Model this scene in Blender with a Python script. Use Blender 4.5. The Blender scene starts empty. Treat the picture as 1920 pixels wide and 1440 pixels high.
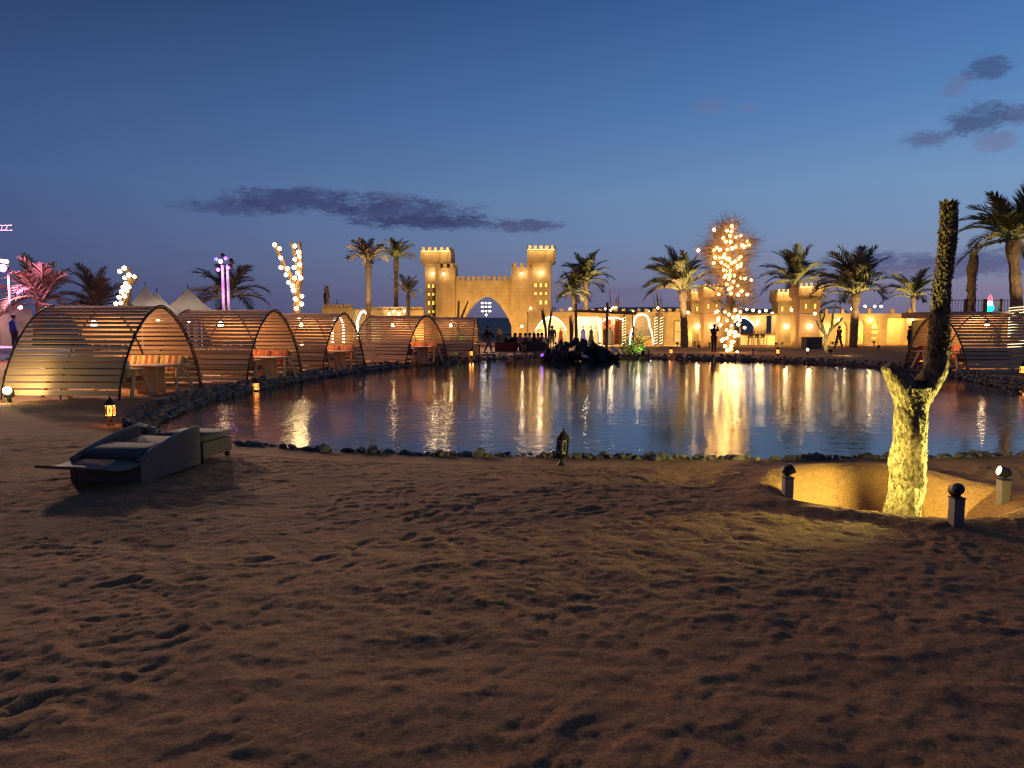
import bpy, bmesh, math, random
import numpy as np
from mathutils import Vector, Matrix, Euler
random.seed(7)
SC = bpy.context.scene
COL = SC.collection
R = math.radians
PI = math.pi

# ------------------------------------------------------------------ camera
F_PX, HZ, CAMH = 1346.0, 612.0, 1.70
PITCH = math.atan((720 - HZ) / F_PX)
cam_d = bpy.data.cameras.new('camera')
cam = bpy.data.objects.new('camera', cam_d); COL.objects.link(cam)
cam_d.sensor_width = 36.0
cam_d.lens = 36.0 * F_PX / 1920.0
cam_d.clip_start = 0.05
cam_d.clip_end = 5000
cam.location = (0, 0, CAMH)
cam.rotation_euler = (PI / 2 - PITCH, 0, 0)
SC.camera = cam

def ray(u, v):
    a, b = (u - 960) / F_PX, (720 - v) / F_PX
    cp, sp = math.cos(PITCH), math.sin(PITCH)
    return Vector((a, cp + b * sp, -sp + b * cp))
def gp(u, v, z=0.0):                      # pixel -> point on the level z
    d = ray(u, v); t = (z - CAMH) / d.z
    return Vector((d.x * t, d.y * t, z))
def at(u, v, Y):                          # pixel -> point at depth Y
    d = ray(u, v); t = Y / d.y
    return Vector((d.x * t, Y, CAMH + d.z * t))
def lin(r, g, b):
    f = lambda c: (c / 255 / 12.92) if c / 255 <= 0.04045 else ((c / 255 + 0.055) / 1.055) ** 2.4
    return (f(r), f(g), f(b), 1.0)

# ------------------------------------------------------------------ render settings
SC.view_settings.view_transform = 'Standard'
SC.view_settings.look = 'None'
SC.view_settings.exposure = 0.0
SC.view_settings.gamma = 1.0
SC.view_settings.use_curve_mapping = False
SC.render.engine = 'CYCLES'
SC.cycles.use_denoising = True
try:
    SC.cycles.denoiser = 'OPENIMAGEDENOISE'
    SC.cycles.denoising_input_passes = 'RGB_ALBEDO_NORMAL'
except Exception:
    pass
SC.cycles.use_light_tree = True
SC.cycles.max_bounces = 6
SC.cycles.diffuse_bounces = 2
SC.cycles.glossy_bounces = 3
SC.cycles.transmission_bounces = 3
SC.cycles.sample_clamp_indirect = 3.0
SC.cycles.sample_clamp_direct = 24.0
SC.cycles.caustics_reflective = False
SC.cycles.caustics_refractive = False
SC.cycles.filter_width = 1.3

# ------------------------------------------------------------------ dusk sky
class NT:
    def __init__(s, tree): s.t = tree
    def new(s, typ, **kw):
        n = s.t.nodes.new(typ)
        for k, v in kw.items(): setattr(n, k, v)
        return n
    def put(s, sock, v):
        if hasattr(v, 'is_output') or isinstance(v, bpy.types.NodeSocket): s.t.links.new(v, sock)
        else: sock.default_value = v
    def m(s, op, a, b=0.0, c=0.0, clamp=False):
        n = s.new('ShaderNodeMath', operation=op, use_clamp=clamp)
        s.put(n.inputs[0], a); s.put(n.inputs[1], b)
        if op in ('MULTIPLY_ADD', 'SMOOTH_MIN', 'COMPARE'): s.put(n.inputs[2], c)
        return n.outputs[0]
    def sstep(s, v, lo, hi, a=0.0, b=1.0):
        n = s.new('ShaderNodeMapRange', interpolation_type='SMOOTHSTEP')
        s.put(n.inputs[0], v); s.put(n.inputs[1], lo); s.put(n.inputs[2], hi); s.put(n.inputs[3], a); s.put(n.inputs[4], b)
        return n.outputs[0]
    def lmap(s, v, lo, hi, a=0.0, b=1.0):
        n = s.new('ShaderNodeMapRange')
        s.put(n.inputs[0], v); s.put(n.inputs[1], lo); s.put(n.inputs[2], hi); s.put(n.inputs[3], a); s.put(n.inputs[4], b)
        return n.outputs[0]
    def mixc(s, f, a, b):
        n = s.new('ShaderNodeMix', data_type='RGBA')
        s.put(n.inputs[0], f); s.put(n.inputs[6], a); s.put(n.inputs[7], b)
        return n.outputs[2]
    def ramp(s, v, stops, interp='LINEAR'):
        n = s.new('ShaderNodeValToRGB'); n.color_ramp.interpolation = interp
        e = n.color_ramp.elements
        while len(e) < len(stops): e.new(0.5)
        for q, (p, c) in zip(e, stops): q.position = p; q.color = c
        s.put(n.inputs[0], v); return n.outputs[0]
    def noise(s, vec, scale, detail=3.0, rough=0.5, dist=0.0):
        n = s.new('ShaderNodeTexNoise')
        if vec is not None: s.put(n.inputs['Vector'], vec)
        s.put(n.inputs['Scale'], scale); s.put(n.inputs['Detail'], detail); s.put(n.inputs['Roughness'], rough); s.put(n.inputs['Distortion'], dist)
        return n.outputs[0]
    def comb(s, x, y, z=0.0):
        n = s.new('ShaderNodeCombineXYZ'); s.put(n.inputs[0], x); s.put(n.inputs[1], y); s.put(n.inputs[2], z); return n.outputs[0]

world = bpy.data.worlds.new('World'); SC.world = world; world.use_nodes = True
w = NT(world.node_tree); world.node_tree.nodes.clear()
tc = w.new('ShaderNodeTexCoord')
sep = w.new('ShaderNodeSeparateXYZ'); world.node_tree.links.new(tc.outputs['Generated'], sep.inputs[0])
el = w.m('MULTIPLY', w.m('ARCSINE', sep.outputs[2]), 180 / PI)          # elevation, degrees
az = w.m('MULTIPLY', w.m('ARCTAN2', sep.outputs[0], sep.outputs[1]), 180 / PI)
SUN_AZ = 75.0                                                              # the afterglow lies off to the right
sfac = w.m('MULTIPLY_ADD', w.m('COSINE', w.m('MULTIPLY', w.m('SUBTRACT', az, SUN_AZ), PI / 180)), 0.5, 0.5)
side = w.lmap(sfac, 0.27, 0.88)
def elpos(e): return ((max(e, -4) + 4) / 94.0) ** 0.5
pos = w.m('POWER', w.m('DIVIDE', w.m('MAXIMUM', w.m('ADD', el, 4.0), 0.0), 94.0), 0.5)
dark = w.ramp(pos, [(elpos(e), lin(*c)) for e, c in [(-4, (50, 56, 90)), (0, (58, 64, 102)), (5.6, (66, 80, 124)), (10, (64, 86, 136)), (15, (56, 77, 127)), (24.5, (33, 45, 82)), (45, (30, 42, 78)), (90, (27, 39, 74))]])
glow = w.ramp(pos, [(elpos(e), lin(*c)) for e, c in [(-4, (96, 86, 116)), (0, (108, 102, 134)), (2.5, (128, 122, 150)), (4.2, (130, 138, 166)), (6.5, (124, 147, 182)), (10, (116, 150, 192)), (16, (86, 130, 184)), (24.5, (56, 98, 158)), (90, (34, 54, 100))]])
skyc = w.mixc(side, dark, glow)
# clouds: (pixel centre, half sizes in px, opacity, colour, seed)
def azel(u, v):
    d = ray(u, v).normalized()
    return math.degrees(math.atan2(d.x, d.y)), math.degrees(math.asin(d.z))
cvec = w.comb(az, w.m('MULTIPLY', el, 2.6))
n1 = w.noise(cvec, 0.55, 7.0, 0.62, 0.5)
n2 = w.noise(cvec, 2.2, 5.0, 0.65, 0.3)
nz = w.m('ADD', w.m('MULTIPLY', n1, 0.62), w.m('MULTIPLY', n2, 0.38))
CL = [((560, 376), (160, 26), .85, (58, 63, 103)), ((760, 400), (150, 30), .80, (58, 63, 103)), ((430, 388), (120, 15), .6, (58, 63, 103)),
      ((820, 418), (160, 15), .75, (58, 63, 103)), ((985, 424), (80, 14), .7, (70, 68, 106)), ((740, 372), (70, 14), .6, (68, 68, 106)),
      ((1855, 125), (52, 20), .75, (66, 82, 124)), ((1795, 160), (32, 17), .5, (104, 108, 142)),
      ((1835, 222), (70, 26), .8, (66, 80, 122)), ((1910, 215), (44, 16), .75, (78, 84, 122)),
      ((1742, 260), (62, 15), .7, (84, 92, 132)), ((1862, 268), (46, 17), .5, (110, 108, 142)),
      ((1330, 198), (36, 18), .35, (110, 110, 150)), ((1405, 203), (28, 9), .35, (116, 112, 150)),
      ((1640, 492), (130, 20), .9, (84, 92, 132)), ((1850, 492), (150, 24), .9, (88, 94, 134)), ((1740, 505), (180, 14), .75, (98, 96, 132)), ((2080, 470), (170, 30), .8, (88, 94, 134)),
      ((1180, 545), (80, 10), .3, (92, 88, 122))]
for (cu, cv), (hu, hv), op, cc in CL:
    a0, e0 = azel(cu, cv)
    ha, he = hu / F_PX * 57.3 * math.cos(R(a0)) ** 2, hv / F_PX * 57.3
    dx = w.m('DIVIDE', w.m('SUBTRACT', az, a0), ha); dy = w.m('DIVIDE', w.m('SUBTRACT', el, e0), he)
    d2 = w.m('ADD', w.m('MULTIPLY', dx, dx), w.m('MULTIPLY', dy, dy))
    val = w.m('SUBTRACT', w.m('MULTIPLY', nz, 3.6), w.m('MULTIPLY', d2, 0.90))
    mask = w.m('MULTIPLY', w.sstep(val, 0.80, 1.75), op)
    skyc = w.mixc(mask, skyc, lin(*cc))
bg = w.new('ShaderNodeBackground'); w.put(bg.inputs[0], skyc); bg.inputs[1].default_value = 1.0
wo = w.new('ShaderNodeOutputWorld'); world.node_tree.links.new(bg.outputs[0], wo.inputs[0])

WATER = -0.14                               # level of the pond
# ------------------------------------------------------------------ materials
MATS = {}
def pm(name, c1, c2=None, scale=8.0, rough=0.8, bump=0.0, bscale=40.0, metal=0.0, stretch=None, spec=0.3, detail=4.0):
    m = bpy.data.materials.new(name); m.use_nodes = True
    t = NT(m.node_tree); b = m.node_tree.nodes['Principled BSDF']
    b.inputs['Roughness'].default_value = rough; b.inputs['Metallic'].default_value = metal
    b.inputs['Specular IOR Level'].default_value = spec
    tcn = t.new('ShaderNodeTexCoord'); vec = tcn.outputs['Object']
    if stretch:
        mp = t.new('ShaderNodeMapping'); m.node_tree.links.new(vec, mp.inputs[0]); mp.inputs['Scale'].default_value = stretch; vec = mp.outputs[0]
    c1 = tuple(c1) + (1,) if len(c1) == 3 else c1
    if c2 is not None:
        c2 = tuple(c2) + (1,) if len(c2) == 3 else c2
        oi = t.new('ShaderNodeObjectInfo')
        nf = t.noise(vec, scale, detail, 0.6)
        fac = t.m('ADD', t.lmap(nf, 0.3, 0.7), t.m('MULTIPLY_ADD', oi.outputs['Random'], 0.6, -0.3), clamp=True)
        t.put(b.inputs['Base Color'], t.mixc(fac, c1, c2))
    else:
        b.inputs['Base Color'].default_value = c1
    if bump > 0:
        bn = t.new('ShaderNodeBump'); bn.inputs['Strength'].default_value = 1.0; bn.inputs['Distance'].default_value = bump
        t.put(bn.inputs['Height'], t.noise(vec, bscale, 5.0, 0.6)); m.node_tree.links.new(bn.outputs[0], b.inputs['Normal'])
    MATS[name] = m; return m
def em(name, col, strength, base=(0.8, 0.8, 0.8)):
    m = bpy.data.materials.new(name); m.use_nodes = True
    b = m.node_tree.nodes['Principled BSDF']
    b.inputs['Base Color'].default_value = tuple(base) + (1,)
    b.inputs['Emission Color'].default_value = tuple(col) + (1,)
    b.inputs['Emission Strength'].default_value = strength
    b.inputs['Roughness'].default_value = 0.4
    MATS[name] = m; return m

pm('plaster', (.48, .35, .20), (.33, .225, .12), 1.1, .92, .012, 9)
pm('plaster_warm', (.44, .27, .16), (.36, .22, .13), 1.6, .92, .012, 9)
pm('plaster_pale', (.62, .52, .36), (.54, .44, .30), 1.8, .9, .008, 9)
pm('wood', (.60, .38, .22), (.40, .24, .135), 3.0, .75, .003, 14, stretch=(1, 14, 14))
pm('wood_dark', (.20, .11, .06), (.13, .07, .04), 3.0, .75, .003, 14, stretch=(1, 10, 10))
pm('wood_pale', (.50, .31, .17), (.38, .22, .12), 3.0, .65, .003, 14, stretch=(1, 10, 10))
pm('steel_dark', (.025, .022, .022), (.04, .035, .032), 6, .55, 0, metal=.6)
pm('iron', (.022, .018, .017), (.045, .032, .026), 14, .6, .002, 30, metal=.4)
pm('stone', (.15, .13, .13), (.055, .05, .055), 6, .85, .012, 14)
pm('stone_brown', (.23, .17, .13), (.10, .08, .07), 6, .85, .012, 14)
pm('stone_black', (.035, .03, .034), (.018, .016, .02), 5, .6, .02, 10)
pm('bark_palm', (.22, .15, .095), (.11, .075, .05), 6, .95, .03, 18)
pm('bark', (.40, .285, .165), (.07, .045, .026), 30, .95, .06, 34, stretch=(1, 1, .5))
pm('bark_dark', (.12, .085, .06), (.06, .042, .03), 9, .95, .02, 18)
pm('frond', (.15, .165, .055), (.20, .17, .075), 2, .6, 0)
pm('frond_dry', (.28, .20, .12), (.20, .15, .09), 2, .7, 0)
pm('leaf', (.10, .19, .03), (.06, .13, .02), 4, .5, 0)
pm('twig', (.46, .34, .20), (.34, .24, .14), 3, .8, 0)
pm('wicker', (.15, .105, .082), (.08, .057, .046), 20, .55, .004, 160)
pm('wicker_top', (.21, .165, .135), (.14, .11, .09), 30, .85, .005, 160)
pm('cushion_grey', (.12, .10, .092), (.085, .07, .066), 5, .95, .002, 200)
pm('post_metal', (.20, .15, .13), (.14, .105, .09), 8, .6, .001, 60)
pm('black_plastic', (.015, .014, .014), (.022, .02, .02), 20, .45)
pm('canvas', (.50, .47, .42), (.42, .39, .35), .6, .9, .01, 3)
pm('skin', (.42, .24, .16), (.38, .21, .14), 9, .6)
pm('hair', (.02, .015, .012), (.035, .025, .02), 30, .5)
pm('white', (.75, .73, .70), (.66, .64, .60), 4, .6)
pm('planter', (.035, .038, .045), (.05, .052, .06), 5, .6)
for nm, c in dict(cloth_black=(.018, .018, .02), cloth_dark=(.04, .033, .034), cloth_khaki=(.24, .19, .11), cloth_olive=(.10, .085, .055), cloth_pink=(.45, .16, .15), cloth_blue=(.05, .06, .45), cloth_grey=(.13, .12, .125), cloth_beige=(.40, .32, .22), cloth_maroon=(.16, .03, .03), robe_blue=(.08, .07, .55), robe_red=(.5, .06, .04), cloth_white=(.7, .68, .66)).items():
    pm(nm, c, tuple(k * .75 for k in c), 12, .9)
em('bulb', (1.0, .66, .28), 18)
em('bulb_amber', (1.0, .56, .17), 30)
em('bulb_lamp', (1.0, .72, .38), 40)
em('led_white', (1.0, .90, .70), 7)
em('led_warm', (1.0, .72, .32), 9)
em('strip_soft', (1.0, .66, .22), 2.5)
em('rope_glow', (1.0, .80, .42), 3.0)
em('window_glow', (1.0, .70, .05), 1.05)
em('lantern_glow', (1.0, .30, .045), 5.0)
em('lantern_core', (1.0, .62, .22), 14)
em('spot_lens', (1.0, .93, .45), 60)
em('pink_lens', (1.0, .12, .50), 2.4)
em('purple_lens', (.40, .10, 1.0), 2.4)
em('blue_lens', (.06, .12, 1.0), 2.4)
em('violet_glow', (.35, .06, 1.0), 1.6)
em('flood_lens', (1.0, .82, .66), 200)
em('flame_red', (1.0, .06, .08), 4); em('flame_white', (.95, 1.0, .95), 4); em('flame_green', (.0, .85, .42), 3.2)
em('bar_panel', (1.0, .50, .05), .8)

def add_courses(name, sx=.9, sz=.36):
    m = MATS[name]; t = NT(m.node_tree); b = m.node_tree.nodes['Principled BSDF']
    tcn = t.new('ShaderNodeTexCoord'); sp = t.new('ShaderNodeSeparateXYZ'); m.node_tree.links.new(tcn.outputs['Object'], sp.inputs[0])
    br = t.new('ShaderNodeTexBrick'); t.put(br.inputs['Vector'], t.comb(t.m('ADD', sp.outputs[0], sp.outputs[1]), sp.outputs[2]))
    br.inputs['Scale'].default_value = 1.0; br.inputs['Brick Width'].default_value = sx; br.inputs['Row Height'].default_value = sz; br.inputs['Mortar Size'].default_value = .018; br.inputs['Mortar Smooth'].default_value = .4
    old = b.inputs['Base Color'].links[0].from_socket
    st = t.lmap(t.noise(t.comb(t.m('ADD', sp.outputs[0], sp.outputs[1]), t.m('MULTIPLY', sp.outputs[2], .25)), 1.4, 5, .65), .38, .75)
    c = t.mixc(t.m('MULTIPLY', br.outputs['Fac'], .30), old, (.16, .10, .055, 1)); c = t.mixc(t.m('MULTIPLY', st, .42), c, (.20, .13, .07, 1))
    t.put(b.inputs['Base Color'], c)
add_courses('plaster'); add_courses('plaster_warm')
def striped(name, cols, width):
    m = bpy.data.materials.new(name); m.use_nodes = True; t = NT(m.node_tree); b = m.node_tree.nodes['Principled BSDF']
    tcn = t.new('ShaderNodeTexCoord'); s = t.new('ShaderNodeSeparateXYZ'); m.node_tree.links.new(tcn.outputs['Object'], s.inputs[0])
    f = t.m('FRACT', t.m('DIVIDE', s.outputs[0], width))
    n = len(cols)
    t.put(b.inputs['Base Color'], t.ramp(f, [(i / n, tuple(c) + (1,)) for i, c in enumerate(cols)], 'CONSTANT'))
    b.inputs['Roughness'].default_value = .95; MATS[name] = m
striped('stripe_tan', [(.5, .34, .16), (.42, .10, .05), (.55, .42, .22), (.35, .22, .08), (.55, .38, .18), (.30, .07, .04)], .52)
striped('stripe_red', [(.36, .11, .06), (.27, .06, .035), (.40, .17, .085), (.30, .075, .04)], .26)

def make_translucent(name):
    m = MATS[name]; nt = m.node_tree; b = nt.nodes['Principled BSDF']; out = nt.nodes['Material Output']
    tr = nt.nodes.new('ShaderNodeBsdfTranslucent'); tr.inputs[0].default_value = (.5, .45, .38, 1); mx = nt.nodes.new('ShaderNodeMixShader'); mx.inputs[0].default_value = .35
    nt.links.new(b.outputs[0], mx.inputs[1]); nt.links.new(tr.outputs[0], mx.inputs[2]); nt.links.new(mx.outputs[0], out.inputs['Surface'])
make_translucent('canvas')
# the sand: fine relief only, the large bumps are geometry
def sand_material():
    m = bpy.data.materials.new('sand'); m.use_nodes = True; t = NT(m.node_tree); b = m.node_tree.nodes['Principled BSDF']
    tcn = t.new('ShaderNodeTexCoord'); v = tcn.outputs['Object']
    f = t.lmap(t.noise(v, .9, 5, .6), .3, .7)
    g = t.lmap(t.noise(v, 26, 4, .7), .25, .75)
    c = t.mixc(f, (.62, .30, .14, 1), (.49, .235, .107, 1))
    c = t.mixc(t.m('MULTIPLY', g, .55), c, (.15, .075, .037, 1))
    g2 = t.lmap(t.noise(v, 58, 4, .8), .44, .60)
    c = t.mixc(t.m('MULTIPLY', g2, .62), c, (.115, .055, .028, 1))
    t.put(b.inputs['Base Color'], c); b.inputs['Roughness'].default_value = .97; b.inputs['Specular IOR Level'].default_value = .15
    h = t.m('ADD', t.m('MULTIPLY', t.noise(v, 70, 4, .8), .020), t.m('MULTIPLY', t.noise(v, 22, 4, .65), .017))
    bn = t.new('ShaderNodeBump'); bn.inputs['Strength'].default_value = 1.0; bn.inputs['Distance'].default_value = 1.0
    t.put(bn.inputs['Height'], h); m.node_tree.links.new(bn.outputs[0], b.inputs['Normal'])
    MATS['sand'] = m
sand_material()
def dune_material():
    pm('dune', (.46, .32, .23), (.36, .25, .18), .05, .97)
dune_material()
def water_material():
    m = bpy.data.materials.new('pond_water'); m.use_nodes = True; t = NT(m.node_tree); b = m.node_tree.nodes['Principled BSDF']
    b.inputs['Base Color'].default_value = (.035, .033, .032, 1); b.inputs['Roughness'].default_value = .025; b.inputs['IOR'].default_value = 1.6
    b.inputs['Specular IOR Level'].default_value = .5
    tcn = t.new('ShaderNodeTexCoord')
    mp = t.new('ShaderNodeMapping'); m.node_tree.links.new(tcn.outputs['Object'], mp.inputs[0]); mp.inputs['Scale'].default_value = (1.0, 1.5, 1)
    v = mp.outputs[0]
    wind = t.sstep(t.noise(tcn.outputs['Object'], .16, 2, .5), .35, .65, .40, 1.15)
    gust = gp(575, 775, WATER); dn = t.new('ShaderNodeVectorMath', operation='DISTANCE'); m.node_tree.links.new(tcn.outputs['Object'], dn.inputs[0]); dn.inputs[1].default_value = gust
    ruffle = t.sstep(dn.outputs['Value'], .6, 5.5, 2.6, 1.0)
    wind = t.m('MULTIPLY', wind, ruffle)
    h = t.m('ADD', t.m('MULTIPLY', t.noise(v, 2.0, 2, .5, .3), .0075), t.m('MULTIPLY', t.noise(v, 8.0, 3, .55, .2), .0050))
    bn = t.new('ShaderNodeBump'); bn.inputs['Strength'].default_value = 1.0; bn.inputs['Distance'].default_value = 1.0
    t.put(bn.inputs['Height'], t.m('MULTIPLY', h, wind)); m.node_tree.links.new(bn.outputs[0], b.inputs['Normal'])
    MATS['pond_water'] = m
water_material()

# ------------------------------------------------------------------ mesh helpers
class MB:
    def __init__(s): s.v = []; s.f = []; s.mi = []; s.cur = 0
    def add(s, vs, fs):
        o = len(s.v); s.v += [tuple(p) for p in vs]
        s.f += [tuple(i + o for i in f) for f in fs]; s.mi += [s.cur] * len(fs); return s
    def box(s, c, size, M=None, rz=0.0):
        c = Vector(c); hx, hy, hz = size[0] / 2, size[1] / 2, size[2] / 2
        if M is None: M = Matrix.Rotation(rz, 3, 'Z')
        vs = [c + M @ Vector((x * hx, y * hy, z * hz)) for z in (-1, 1) for x, y in ((-1, -1), (1, -1), (1, 1), (-1, 1))]
        return s.add(vs, [(3, 2, 1, 0), (4, 5, 6, 7), (0, 1, 5, 4), (1, 2, 6, 5), (2, 3, 7, 6), (3, 0, 4, 7)])
    def bar(s, a, b, wd, th, up=(0, 0, 1)):
        a, b = Vector(a), Vector(b); d = b - a; L = d.length; x = d / L
        y = Vector(up).cross(x)
        if y.length < 1e-4: y = Vector((1, 0, 0)).cross(x)
        y.normalize(); z = x.cross(y)
        return s.box((a + b) / 2, (L, wd, th), Matrix((x, y, z)).transposed())
    def tube(s, pts, rad, n=8, cap=True, jit=0.0):
        pts = [Vector(p) for p in pts]
        if not hasattr(rad, '__len__'): rad = [rad] * len(pts)
        vs = []; ref = None
        for i, p in enumerate(pts):
            d = (pts[min(i + 1, len(pts) - 1)] - pts[max(i - 1, 0)]).normalized()
            if ref is None:
                ref = Vector((1, 0, 0)) if abs(d.x) < .8 else Vector((0, 1, 0))
            a = (ref - d * ref.dot(d)).normalized(); b = d.cross(a); ref = a
            for k in range(n):
                t = 2 * PI * k / n; r = rad[i] * (1 + random.uniform(-jit, jit))
                vs.append(p + a * (r * math.cos(t)) + b * (r * math.sin(t)))
        fs = [(i * n + k, i * n + (k + 1) % n, (i + 1) * n + (k + 1) % n, (i + 1) * n + k) for i in range(len(pts) - 1) for k in range(n)]
        if cap: fs += [tuple(reversed(range(n))), tuple(range((len(pts) - 1) * n, len(pts) * n))]
        return s.add(vs, fs)
    def lathe(s, prof, n=12, c=(0, 0, 0)):
        return s.tube([(c[0], c[1], c[2] + z) for r, z in prof], [max(r, .0005) for r, z in prof], n)
    def prism(s, poly, y0, y1, M=None, o=(0, 0, 0)):      # polygon in local xz, extruded along y
        n = len(poly); vs = [Vector((x, y0, z)) for x, z in poly] + [Vector((x, y1, z)) for x, z in poly]
        o = Vector(o); vs = [(M @ p if M else p) + o for p in vs]
        fs = [tuple(range(n)), tuple(reversed(range(n, 2 * n)))] + [(i, i + n, (i + 1) % n + n, (i + 1) % n) for i in range(n)]
        return s.add(vs, fs)
    def ico(s, c, r, sub=1, jit=0.0, sq=(1, 1, 1), rot=None):
        bm = bmesh.new(); bmesh.ops.create_icosphere(bm, subdivisions=sub, radius=1.0)
        c = Vector(c); vs = []
        for q in bm.verts:
            k = 1 + random.uniform(-jit, jit); p = Vector((q.co.x * sq[0], q.co.y * sq[1], q.co.z * sq[2])) * (r * k)
            vs.append(c + (rot @ p if rot else p))
        fs = [tuple(x.index for x in f.verts) for f in bm.faces]; bm.free()
        return s.add(vs, fs)
    def mesh(s, name, mats, smooth=False):
        me = bpy.data.meshes.new(name); me.from_pydata(s.v, [], s.f)
        for m in ([mats] if isinstance(mats, str) else mats): me.materials.append(MATS[m])
        if any(s.mi): me.polygons.foreach_set('material_index', s.mi)
        if smooth: me.polygons.foreach_set('use_smooth', [True] * len(me.polygons))
        me.update(); return me
    def build(s, name, mats, parent=None, smooth=False, loc=None):
        return link(name, s.mesh(name, mats, smooth), parent, loc)
def link(name, data, parent=None, loc=None, rot=None, scale=None):
    o = bpy.data.objects.new(name, data); COL.objects.link(o)
    if parent is not None: o.parent = parent
    if loc is not None: o.location = loc
    if rot is not None: o.rotation_euler = rot
    if scale is not None: o.scale = (scale,) * 3 if not hasattr(scale, '__len__') else scale
    return o
def tag(o, label, cat, group=None):
    o['label'] = label; o['category'] = cat
    if group: o['group'] = group
    return o
def thing(name, label, cat, loc=(0, 0, 0), rz=0.0, group=None):
    o = link(name, None, None, loc, (0, 0, rz)); o.empty_display_size = .2
    return tag(o, label, cat, group)
def struct(o): o['kind'] = 'structure'; return o
def stuff(o): o['kind'] = 'stuff'; return o
def copy_tree(o, parent=None):
    c = o.copy(); COL.objects.link(c); c.parent = parent
    for ch in list(o.children): copy_tree(ch, c)
    return c
def lamp(kind, parent, loc, power, col, target=None, size=None, blend=.4, rad=.05, name='light_source'):
    d = bpy.data.lights.new(name, kind); d.energy = power; d.color = col; d.shadow_soft_size = rad
    o = link(name, d, parent, loc)
    if kind == 'SPOT': d.spot_size = R(size or 60); d.spot_blend = blend
    if target is not None: o.rotation_euler = (Vector(target) - Vector(loc)).to_track_quat('-Z', 'Y').to_euler()
    return o

# ------------------------------------------------------------------ pond outline and ground
shore_px = [(262, 812), (300, 790), (345, 768), (450, 737), (600, 707), (760, 687), (880, 677), (1015, 669), (1150, 671), (1300, 674), (1500, 681), (1640, 689), (1720, 698), (1800, 708), (1920, 737)]
near_px = [(1920, 853), (1680, 858), (1500, 861), (1300, 860), (1050, 857), (800, 852), (600, 844), (440, 828), (330, 822)]
shore = [gp(u, v, WATER) for u, v in shore_px]
near = [gp(u, v + 17, WATER) for u, v in near_px]
last = shore[-1]
off = [Vector((last.x + 4, last.y - 1.5, WATER)), Vector((last.x + 6.5, last.y - 5, WATER)), Vector((near[0].x + 8, near[0].y + .6, WATER)), Vector((near[0].x + 3, near[0].y + .05, WATER))]
def smooth_poly(ps, it=2):
    for _ in range(it):
        q = []
        for i, p in enumerate(ps):
            b = ps[(i + 1) % len(ps)]; q += [p * .75 + b * .25, p * .25 + b * .75]
        ps = q
    return ps
POND = smooth_poly(shore + off + near)
PX = np.array([(p.x, p.y) for p in POND])
def pond_dist(x, y):                       # signed: negative inside
    d2 = np.full(x.shape, 1e9); inside = np.zeros(x.shape, bool)
    n = len(PX)
    for i in range(n):
        a, b = PX[i], PX[(i + 1) % n]; e = b - a
        t = np.clip(((x - a[0]) * e[0] + (y - a[1]) * e[1]) / (e @ e + 1e-12), 0, 1)
        d2 = np.minimum(d2, (x - a[0] - t * e[0]) ** 2 + (y - a[1] - t * e[1]) ** 2)
        c = (a[1] > y) != (b[1] > y)
        with np.errstate(divide='ignore', invalid='ignore'):
            inside ^= c & (x < e[0] * (y - a[1]) / (e[1] if e[1] != 0 else 1e-12) + a[0])
    d = np.sqrt(d2); return np.where(inside, -d, d)
rng = np.random.default_rng(5)
PERM = rng.random((256, 256))
def vnoise(x, y):
    xi = np.floor(x).astype(int); yi = np.floor(y).astype(int); fx = x - xi; fy = y - yi
    fx = fx * fx * fx * (fx * (fx * 6 - 15) + 10); fy = fy * fy * fy * (fy * (fy * 6 - 15) + 10)
    g = lambda a, b: PERM[a & 255, b & 255]
    return (g(xi, yi) * (1 - fx) + g(xi + 1, yi) * fx) * (1 - fy) + (g(xi, yi + 1) * (1 - fx) + g(xi + 1, yi + 1) * fx) * fy - .5
def fbm(x, y, o=4, gain=.5):
    a = 1; s = 0
    for k in range(o):
        s = s + a * vnoise(x * 2 ** k + 17 * k, y * 2 ** k + 31 * k); a *= gain
    return s
def sst(x, a, b): t = np.clip((x - a) / (b - a), 0, 1); return t * t * (3 - 2 * t)
PIT = Vector((3.78, 7.15, 0)); PIT_R = (1.08, 1.12)
prints = []
for k in range(8):
    px_, py_ = rng.uniform(-6, 7), rng.uniform(2.3, 9.0)
    prints.append((px_, py_, rng.uniform(.07, .15), rng.uniform(.05, .09), rng.uniform(0, PI), rng.uniform(.005, .013)))
for walk in ((-5.5, 7.0, .5, -.75), (-2.2, 2.6, .35, .85), (1.0, 6.8, -.6, -.4), (4.6, 3.0, -.8, .45)):
    x0, y0, dx, dy = walk; L = math.hypot(dx, dy); dx /= L; dy /= L
    for k in range(11):
        sd = .11 * (1 if k % 2 else -1)
        prints.append((x0 + dx * k * .42 - dy * sd, y0 + dy * k * .42 + dx * sd, .14, .06, math.atan2(dy, dx), .009))
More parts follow.
